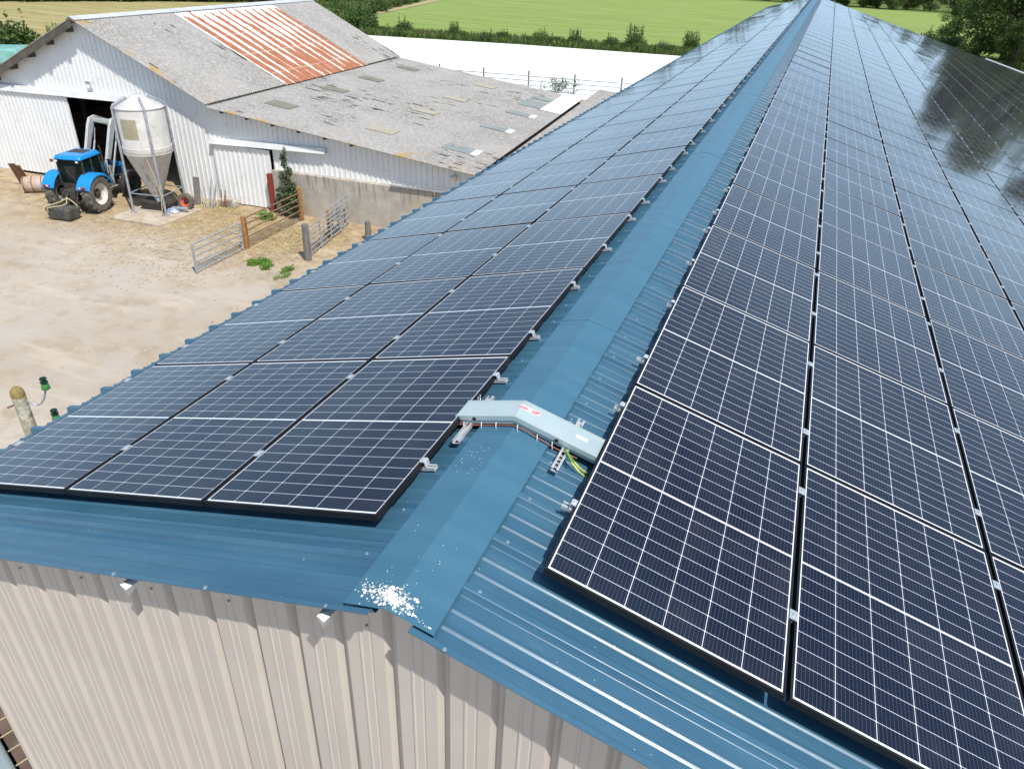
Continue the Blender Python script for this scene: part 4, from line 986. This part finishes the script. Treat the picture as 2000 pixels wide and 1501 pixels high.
# wooden utility pole with green insulator close to the eave
pole = thing('utility_pole', 'lichen covered concrete pole with green insulator beside the shed eave', 'pole', (-7.85, 3.02, 0))
mb = MB(); mb.tube([(0, 0, 0), (0, 0, 2.5), (0, 0, 5.28)], [.125, .105, .084], 14); solid('shaft', mb, MAT['pole'], pole)
mb = MB(); mb.lathe([(.084, 5.27), (.088, 5.31), (.075, 5.37), (.04, 5.41), (0, 5.42)], 14); solid('domed_top', mb, MAT['pole_cap'], pole, ang=60)
def insul(z, s_, nm='bracket'):
    mb = MB(); d = Vector((.84, .54, 0)); pts = []
    for k in range(15):
        t = k/14; out = .06+.30*t; zz = z-.09*math.sin(t*math.pi*1.25)*(1+.3*t)
        if t > .8: zz += (t-.8)*.35
        pts.append(d*out*s_+Vector((0, 0, zz)))
    mb.tube(pts, .013, 7); b_ = solid(nm, mb, MAT['pipe'], pole)
    e = pts[-1]; mb = MB(); mb.lathe([(.0, -.01), (.052, -.01), (.056, .0), (.045, .06), (.03, .075)], 16, 'z', e); solid('insulator_skirt', mb, MAT['insulator'], b_)
    mb = MB(); mb.lathe([(.030, .075), (.048, .085), (.05, .10), (.028, .112), (.028, .128), (.046, .138), (.046, .150), (.03, .165), (0, .17)], 16, 'z', e); solid('insulator_head', mb, MAT['insulator_dark'], b_)
insul(5.22, 1); insul(4.72, 1)
mb = MB(); mb.tube([(-.06, -.05, 5.15), (-.16, -.09, 5.10)], .014, 6); solid('bolt', mb, MAT['rust'], pole)
mb = MB(); mb.tube([(-.07, -.05, 4.55), (-.17, -.08, 4.52)], .02, 6); solid('bolt', mb, MAT['rust'], pole)
# covered trailer below the near corner
tr = thing('covered_trailer', 'trailer with pale blue tarpaulin and dark strapped side below shed corner', 'trailer', (-6.95, .55, 0), R(-20))
mb = MB(); mb.hexa([(-2.2, -1.6, .9), (1.6, -1.6, .9), (1.6, .22, .9), (-2.2, .22, .9)], [(-2.2, -1.52, 1.82), (1.6, -1.52, 1.82), (1.6, .18, 1.82), (-2.2, .18, 1.82)]); solid('tarpaulin', mb, MAT['tarp'], tr, .05)
mb = MB(); mb.box((-.3, .325, 1.25), (3.9, .215, .98)); mb.box((-.3, -.6, .8), (3.9, 1.8, .15)); solid('side_board', mb, MAT['board'], tr)
mb = MB()
for k in range(14): mb.box((-2.0+.27*k, .32, 1.75), (.012, .25, .012)); mb.box((-2.0+.27*k, .436, 1.3), (.012, .012, .9))
solid('strap', mb, MAT['rope'], tr)
for x in (-.9, .1):
    for y in (-1.3, .15): wheel(tr, x, y, .40, .24, MAT['tyre_dark'], MAT['chassis'], 12)
# pipe fence beyond the lean-to
pf = thing('pipe_fence', 'grey three rail pipe fence in front of the white hardstanding', 'fence', (-28.8, 61.1, 0), math.atan2(2.0, 12.6))
LF_ = 20.0
for z in (.45, .85, 1.22):
    mb = MB(); mb.tube([(-6, 0, z), (LF_, 0, z)], .05, 6); solid('rail', mb, MAT['pipe'], pf)
for k in range(7):
    x = -5.6+k*4.1; mb = MB(); mb.tube([(x, .06, 0), (x, .06, 1.65)], .075, 7); solid('post', mb, MAT['greywood'], pf)
# teal sheeted stack left of the barn
mb = MB(); mb.hexa([(-3, -2, 0), (3, -2, 0), (3, 2, 0), (-3, 2, 0)], [(-2.6, -1.6, 1.2), (2.6, -1.6, 1.3), (2.6, 1.6, 1.3), (-2.6, 1.6, 1.2)])
o = solid('sheeted_stack', mb, MAT['teal'], None, .2); o.location = (-68.5, 47.3, 0); o.rotation_euler = (0, 0, R(30)); tag(o, 'low stack under faded teal sheeting left of the barn', 'stack')

# ------------------------------------------------------------------ plants
def leaves(mb, c, rad, n, size, flat=1.0, up=.3):
    """n leaf quads scattered through an uneven blob"""
    P = rng.normal(size=(n, 3)); P /= np.linalg.norm(P, axis=1)[:, None]
    rr = rng.random(n)**.45; P = P*rr[:, None]*np.array(rad)+np.array(c)
    a = rng.normal(size=(n, 3)); a[:, 2] *= flat; a /= np.linalg.norm(a, axis=1)[:, None]
    b = np.cross(a, rng.normal(size=(n, 3))+np.array([0, 0, up])); b /= np.linalg.norm(b, axis=1)[:, None]+1e-9
    s = size*(.6+.8*rng.random(n))[:, None]
    v = np.stack([P-a*s*.5, P+b*s*.32, P+a*s*.5, P-b*s*.32], 1).reshape(-1, 3)
    base = len(mb.v); mb.v += [tuple(p) for p in v]; mb.f += [(base+4*i, base+4*i+1, base+4*i+2, base+4*i+3) for i in range(n)]; mb.mi += [mb.k]*n
def bush_mesh(w_, h, n, size, lumps=7, spiky=0):
    mb = MB()
    for k in range(lumps):
        a = random.random()*6.28; r_ = random.random()**.5*w_*.33; hh = h*random.uniform(.45, .8)
        leaves(mb, (math.cos(a)*r_, math.sin(a)*r_, hh*.5), (w_*.26, w_*.26, hh*.55), n//lumps, size)
    for k in range(spiky):
        a = random.random()*6.28; r_ = random.random()**.5*w_*.38; x, y = math.cos(a)*r_, math.sin(a)*r_
        leaves(mb, (x, y, h*.75), (w_*.04, w_*.04, h*.35), 28, size*.8)
    mb.v = [(x, y, max(z, 0.0)) for x, y, z in mb.v]; return mb
BM = {}
for k in range(4): BM['round%d' % k] = bush_mesh(3.4, 2.5, 2200, .24, 16, 2)
for k in range(3): BM['spiky%d' % k] = bush_mesh(3.2, 2.7, 1900, .20, 12, 26)
BMESH = {}
def bush(kind, x, y, sc_, m, label, group=None, name='bush', cat='bush', sz=1.):
    key = (kind, m)
    if key not in BMESH:
        o = BM[kind].build(name, MAT[m]); BMESH[key] = o
    else: o = BMESH[key].copy(); link(o)
    o.name = name; o.location = (x, y, -.02); o.scale = (sc_, sc_, sc_*sz); o.rotation_euler = (0, 0, random.random()*6.28)
    return tag(o, label, cat, group)
# along the bank between hardstanding and meadow
bush('spiky0', -21.6, 101.6, 1.08, 'leaf_mid', 'largest bush on the bank between white hardstanding and meadow')
bush('round0', -24.8, 101.0, .75, 'leaf_mid', 'rounded bush just left of the largest bush on bank')
bush('spiky1', -15.2, 107.5, .85, 'leaf_mid', 'spiky bush on the bank nearest the solar roof')
bush('spiky2', -30.0, 101.4, .7, 'leaf_mid', 'upright bush on the bank behind the pipe fence')
bush('round1', -34.2, 100.0, .8, 'leaf_light', 'pale low bush in the middle of the bank')
bush('round2', -39.5, 99.2, .6, 'leaf_mid', 'small low bush on the bank above the lean-to roof')
bush('spiky0', -46.5, 98.2, .7, 'leaf_mid', 'small upright bush on bank towards the barn')
bush('round3', -53.5, 96.6, .9, 'leaf_mid', 'dense bush on the bank close to the barn roof')
bush('round0', -58.5, 95.2, 1.0, 'leaf_mid', 'bush at the corner of hardstanding and path')
bush('round1', -18.5, 103.6, .55, 'leaf_grey', 'low grey green bush between the two spiky bushes')
for k in range(40):
    t = k/39; x = -57.5+t*44+random.uniform(-1, 1); y = 91.8+t*9.4+random.uniform(.2, 3.2)
    bush('round%d' % (k % 4), x, y, random.uniform(.25, .62), ('leaf_mid', 'leaf_light', 'leaf_mid', 'leaf_mid')[k % 4], 'low weedy clump on the bank behind the white hardstanding', 'low clumps on the bank')
# rough grass strip
def grass_strip(name, line, width, n, h, m, label):
    mb = MB(); line = [Vector((*p, 0)) for p in line]
    seg = [(line[i+1]-line[i]).length for i in range(len(line)-1)]; tot = sum(seg)
    for _ in range(n):
        s = random.random()*tot; i = 0
        while s > seg[i]: s -= seg[i]; i += 1
        p = line[i].lerp(line[i+1], s/seg[i]); d = (line[i+1]-line[i]).normalized(); q = Vector((-d.y, d.x, 0))
        p = p+q*(random.random()**.8)*width; hh = h*random.uniform(.4, 1.2)*(1-.3*random.random()); a = random.random()*3.14; wv = Vector((math.cos(a), math.sin(a), 0))*hh*.22
        tl = Vector((random.gauss(0, .25), random.gauss(0, .25), 1))*hh
        mb.add([p-wv, p+wv, p+tl+wv*.15, p+tl-wv*.15], [(0, 1, 2, 3)])
    return tag(mb.build(name, m), label, 'grass', kind='stuff')
grass_strip('rough_grass', [(-58.5, 91.2), (-36, 96.6), (-15.3, 99.6), (-6, 101.5)], 6.5, 8000, .7, MAT['grass_rough'], 'tall rough grass on the bank behind the white hardstanding')
grass_strip('dark_bank_weeds', [(-58, 90.9), (-36, 96.3), (-15.3, 99.3), (-6, 101.2)], 1.6, 2200, .6, MAT['leaf_mid'], 'dark green weeds along the edge of the white hardstanding')
# hedge running away beside the path
hl = [(-60, 98), (-62.5, 101.5), (-65.5, 104), (-67, 108.5), (-69.5, 112), (-71.5, 117), (-73.5, 122), (-75, 128), (-77, 134), (-79, 141), (-81, 149), (-83, 157), (-86, 167), (-89, 178),
      (-66, 99), (-70, 106), (-74, 113), (-77, 121), (-79.5, 130), (-83, 139), (-86, 149), (-70, 100), (-75, 107), (-80, 116), (-84, 126)]
for k, (x, y) in enumerate(hl):
    bush('round%d' % (k % 4), x-1.2, y, random.uniform(1.05, 1.45), ('leaf_mid', 'leaf_mid', 'leaf_light')[k % 3], 'leafy green bush in the hedge beside the dry path', 'hedge bushes beside the path')
# left of the barn and on the skyline
for k, (x, y, s_, l_) in enumerate([(-71.5, 51.5, 1.5, 'round dark bush left of the barn beside the teal stack'), (-75.5, 49.5, 1.2, 'lower dark bush at the left edge above teal stack'), (-72.5, 57.5, .8, 'small spiky bush rising beside the barn rake')]):
    bush(('round0', 'round2', 'spiky1')[k], x, y, s_, 'leaf_mid', l_)
def tree_mesh(h, w_, n, size, lumps, seedlumps=None, low=.02):
    mb = MB(); C_ = []
    for k in range(lumps):
        a = random.random()*6.28; t = random.uniform(low, 1); rr = w_*.5*math.sin(min(1, (t-low)/(1-low)*.85+.15)*math.pi)**.7*random.uniform(.35, 1)
        c = (math.cos(a)*rr, math.sin(a)*rr, h*(t*.86+.04)); s_ = random.uniform(.13, .24)*w_
        C_.append(c); leaves(mb, c, (s_, s_, s_*.72), n//lumps, size)
    return mb, C_
TM = {}
def tree(key, x, y, sc_, m, label, h=14, w_=10, n=9000, size=.38, lumps=46, group=None):
    if (key, m) not in TM:
        mb, C_ = tree_mesh(h, w_, n, size, lumps)
        root = thing('broadleaf_tree', label, 'tree', (x, y, -.05), 0, group)
        cr_ = mb.build('crown', MAT[m], root)
        tb = MB(); tb.tube([(0, 0, 0), (.1, 0, h*.25), (0, .1, h*.55), (.1, 0, h*.8)], [.38, .3, .2, .06], 9)
        for c in C_[:12]: tb.tube([(0, 0, h*random.uniform(.2, .45)), (c[0]*.5, c[1]*.5, c[2]*.8), c], [.14, .08, .03], 6)
        tk = solid('trunk', tb, MAT['bark'], root); TM[(key, m)] = (root, [cr_, tk])
    else:
        r0, ks = TM[(key, m)]; root = r0.copy(); link(root)
        for c in ks: d = c.copy(); link(d); d.parent = root
        tag(root, label, 'tree', group)
        if not group and 'group' in root: del root['group']
    root.location = (x, y, -.05); root.scale = (sc_,)*3; root.rotation_euler = (0, 0, random.random()*6.28)
    return root
# big trees beyond the right eave
tree('a', 25.8, 128, 1.12, 'leaf_dark', 'large dark tree beyond the far right corner of solar roof', n=13000, lumps=60)
tree('b', 30.0, 117, 1.15, 'leaf_sunny', 'tall yellow green tree at the right edge of the picture', n=14000, lumps=54)
tree('c', 22.0, 150, .55, 'leaf_mid', 'smaller round tree in front of meadow left of large dark tree', n=9000)
tree('a', 29, 146, 1.1, 'leaf_dark', 'dark tree standing behind the large dark tree', n=13000)
tree('b', 23.6, 109, .5, 'leaf_dark', 'low dark tree by the white verge of the shed roof', n=12000)
bush('round3', 17.6, 141, 1.3, 'leaf_mid', 'green bush at the left foot of the right hand trees')
bush('round1', 19.2, 134, 1.35, 'leaf_mid', 'bright bush over the far edge of the solar roof')
bush('round0', 20.4, 124, 1.3, 'leaf_dark', 'dark bush below the large trees at right')
bush('round2', 25.6, 118.5, .75, 'leaf_brown', 'reddish brown shrub among the dark trees at right', sz=.6)
for k, (x, y, s_) in enumerate([(40, 100, 1.0), (46, 112, 1.2), (48, 88, 1.0), (44, 132, 1.2), (56, 75, 1.0), (60, 100, 1.2)]):
    tree('b' if k % 2 else 'a', x, y, s_, 'leaf_mid' if k % 2 else 'leaf_dark', 'tree in the dense group right of the shed', group='trees right of the shed')
# trees and hedge on the far side of the meadow
for k in range(34):
    x = -112+k*5.3+random.uniform(-1.5, 1.5); y = 273+random.uniform(0, 8)
    tree(('a', 'c')[k % 2], x, y, random.uniform(.5, .85), ('leaf_dark', 'leaf_mid')[k % 2], 'tree in the line along far side of the meadow', group='trees along the far meadow edge')
# hedge on the far side of the stubble field
for k in range(24):
    t = k/23; x = -128+t*38+random.uniform(-1, 1); y = 84+t*60+random.uniform(-1.2, 1.2)
    bush('round%d' % (k % 4), x-2, y+2.5, random.uniform(1.4, 2.3), ('leaf_dark', 'leaf_mid')[k % 2], 'dark bush in the hedge at the far side of stubble', 'hedge bushes beyond the stubble field')
# far woodland closing the horizon
mb = MB()
for k in range(260):
    a = R(random.uniform(-75, 60)); d = random.uniform(300, 420); x, y = math.sin(a)*d, math.cos(a)*d
    hh = random.uniform(9, 17); leaves(mb, (x, y, hh*.45), (5.5, 5.5, hh*.55), 170, 1.5)
tag(mb.build('distant_woodland', MAT['leaf_dark']), 'dark woodland closing the horizon behind the fields', 'woodland', kind='stuff')
# climbing bush against the barn, scrub, weeds
def col_bush():
    mb = MB(); mb2 = MB()
    for cx, cy, cz, rx, rz, n in ((-.30, -.05, .35, .34, .30, 230), (.25, -.1, .40, .36, .34, 260), (-.05, 0, .85, .34, .34, 260), (.34, -.05, 1.05, .26, .28, 150), (-.42, 0, 1.02, .20, .26, 90), (.10, 0, 1.42, .28, .26, 170),
                                 (-.14, 0, 1.72, .18, .26, 100), (.16, 0, 1.98, .17, .28, 90), (-.02, 0, 2.35, .15, .30, 90), (.07, 0, 2.78, .10, .26, 50), (-.10, .02, 2.62, .10, .18, 34), (.44, -.1, 1.50, .14, .18, 40), (-.55, 0, .72, .16, .2, 46)):
        leaves(mb, (cx, cy, cz), (rx, rx*.8, rz), n, .135)
    return mb
sb = thing('wall_shrub', 'tall narrow shrub growing against the barn beside red post', 'shrub', (-19.35, 23.72, 0))
col_bush().build('foliage', MAT['leaf_grey'], sb)
mb = MB(); leaves(mb, (.25, -.12, .85), (.32, .3, .6), 420, .12); mb.build('green_foliage', MAT['leaf_mid'], sb)
mb = MB(); mb.tube([(0, 0, 0), (.03, 0, 1.2), (-.05, 0, 2.8)], [.04, .03, .012], 6); mb.tube([(0, 0, .2), (.3, -.05, 1.4)], [.025, .01], 5); mb.tube([(0, 0, .3), (-.4, 0, 1.2)], [.02, .01], 5); solid('stem', mb, MAT['bark'], sb)
mb = MB()
for k in range(10): leaves(mb, (random.gauss(0, 1.0), random.gauss(0, .4), random.uniform(.2, .9)), (.5, .4, .5), 46, .17)
for k in range(26):
    a = random.random()*6.28; mb.tube([(random.gauss(0, .6), 0, 0), (math.cos(a)*1.1, math.sin(a)*.5, random.uniform(.7, 1.6))], .012, 4)
o = mb.build('dry_scrub', MAT['leaf_grey']); o.location = (-19.6, 63.4, 0); tag(o, 'thin grey scrub growing through the pipe fence', 'scrub')
def weeds(x, y, rx, ry, n, label, sz=.13, h=.22, m='leaf_bright'):
    mb = MB()
    for k in range(9): leaves(mb, (random.gauss(0, rx*.4), random.gauss(0, ry*.4), h*.5), (rx*.42, ry*.42, h), n//9, sz)
    mb.v = [(a, b_, max(c, 0)) for a, b_, c in mb.v]
    o = mb.build('weed_patch', MAT[m]); o.location = (x, y, 0); return tag(o, label, 'weeds')
weeds(-16.9, 18.5, .52, .44, 1500, 'larger bright green weed patch beside the dark post', .075, .16)
weeds(-15.55, 18.2, .30, .42, 520, 'smaller bright green weed patch nearest the shed eave', .07, .14)
weeds(-20.1, 22.9, .55, .42, 420, 'green weed patch inside the pen before sliding door', .12, .25)
weeds(-30.9, 21.6, .5, .25, 160, 'green weeds growing between barrel and tractor', .12, .2, 'leaf_mid')
# loose straw strewn in front of the barn
mb = MB()
def strewn(cx, cy, sx, sy, n, mb):
    for _ in range(n):
        x, y = random.gauss(cx, sx), random.gauss(cy, sy)
        if y > 23.6+(x+20)*.07: continue
        a = random.random()*3.14; l_ = random.uniform(.05, .16); d = Vector((math.cos(a), math.sin(a), random.uniform(-.1, .3)))*l_; q = Vector((-math.sin(a), math.cos(a), 0))*.011
        p = Vector((x, y, random.uniform(.005, .03))); mb.add([p-q, p+d-q, p+d+q, p+q], [(0, 1, 2, 3)])
strewn(-17.3, 21.3, 1.0, 1.3, 1500, mb); strewn(-21, 21.6, 1.6, .9, 1700, mb); strewn(-20.5, 18.5, 2.0, 1.6, 900, mb); strewn(-25, 20, 3, 1.2, 700, mb); strewn(-22.4, 23.1, .6, .25, 700, mb)
tag(mb.build('loose_straw', MAT['straw']), 'loose yellow straw strewn over the dirt before the barn', 'straw', kind='stuff')
# pebbles on the yard
mb = MB()
for _ in range(500):
    x, y = random.uniform(-34, -10), random.uniform(6, 20); s = random.uniform(.02, .06)
    mb.add([(x-s, y, 0), (x, y-s, 0), (x+s, y, 0), (x, y+s, 0), (x, y, s*.8)], [(0, 1, 4), (1, 2, 4), (2, 3, 4), (3, 0, 4)])
tag(mb.build('yard_stones', MAT['slab']), 'small pale stones scattered over the dirt yard', 'stones', kind='stuff')
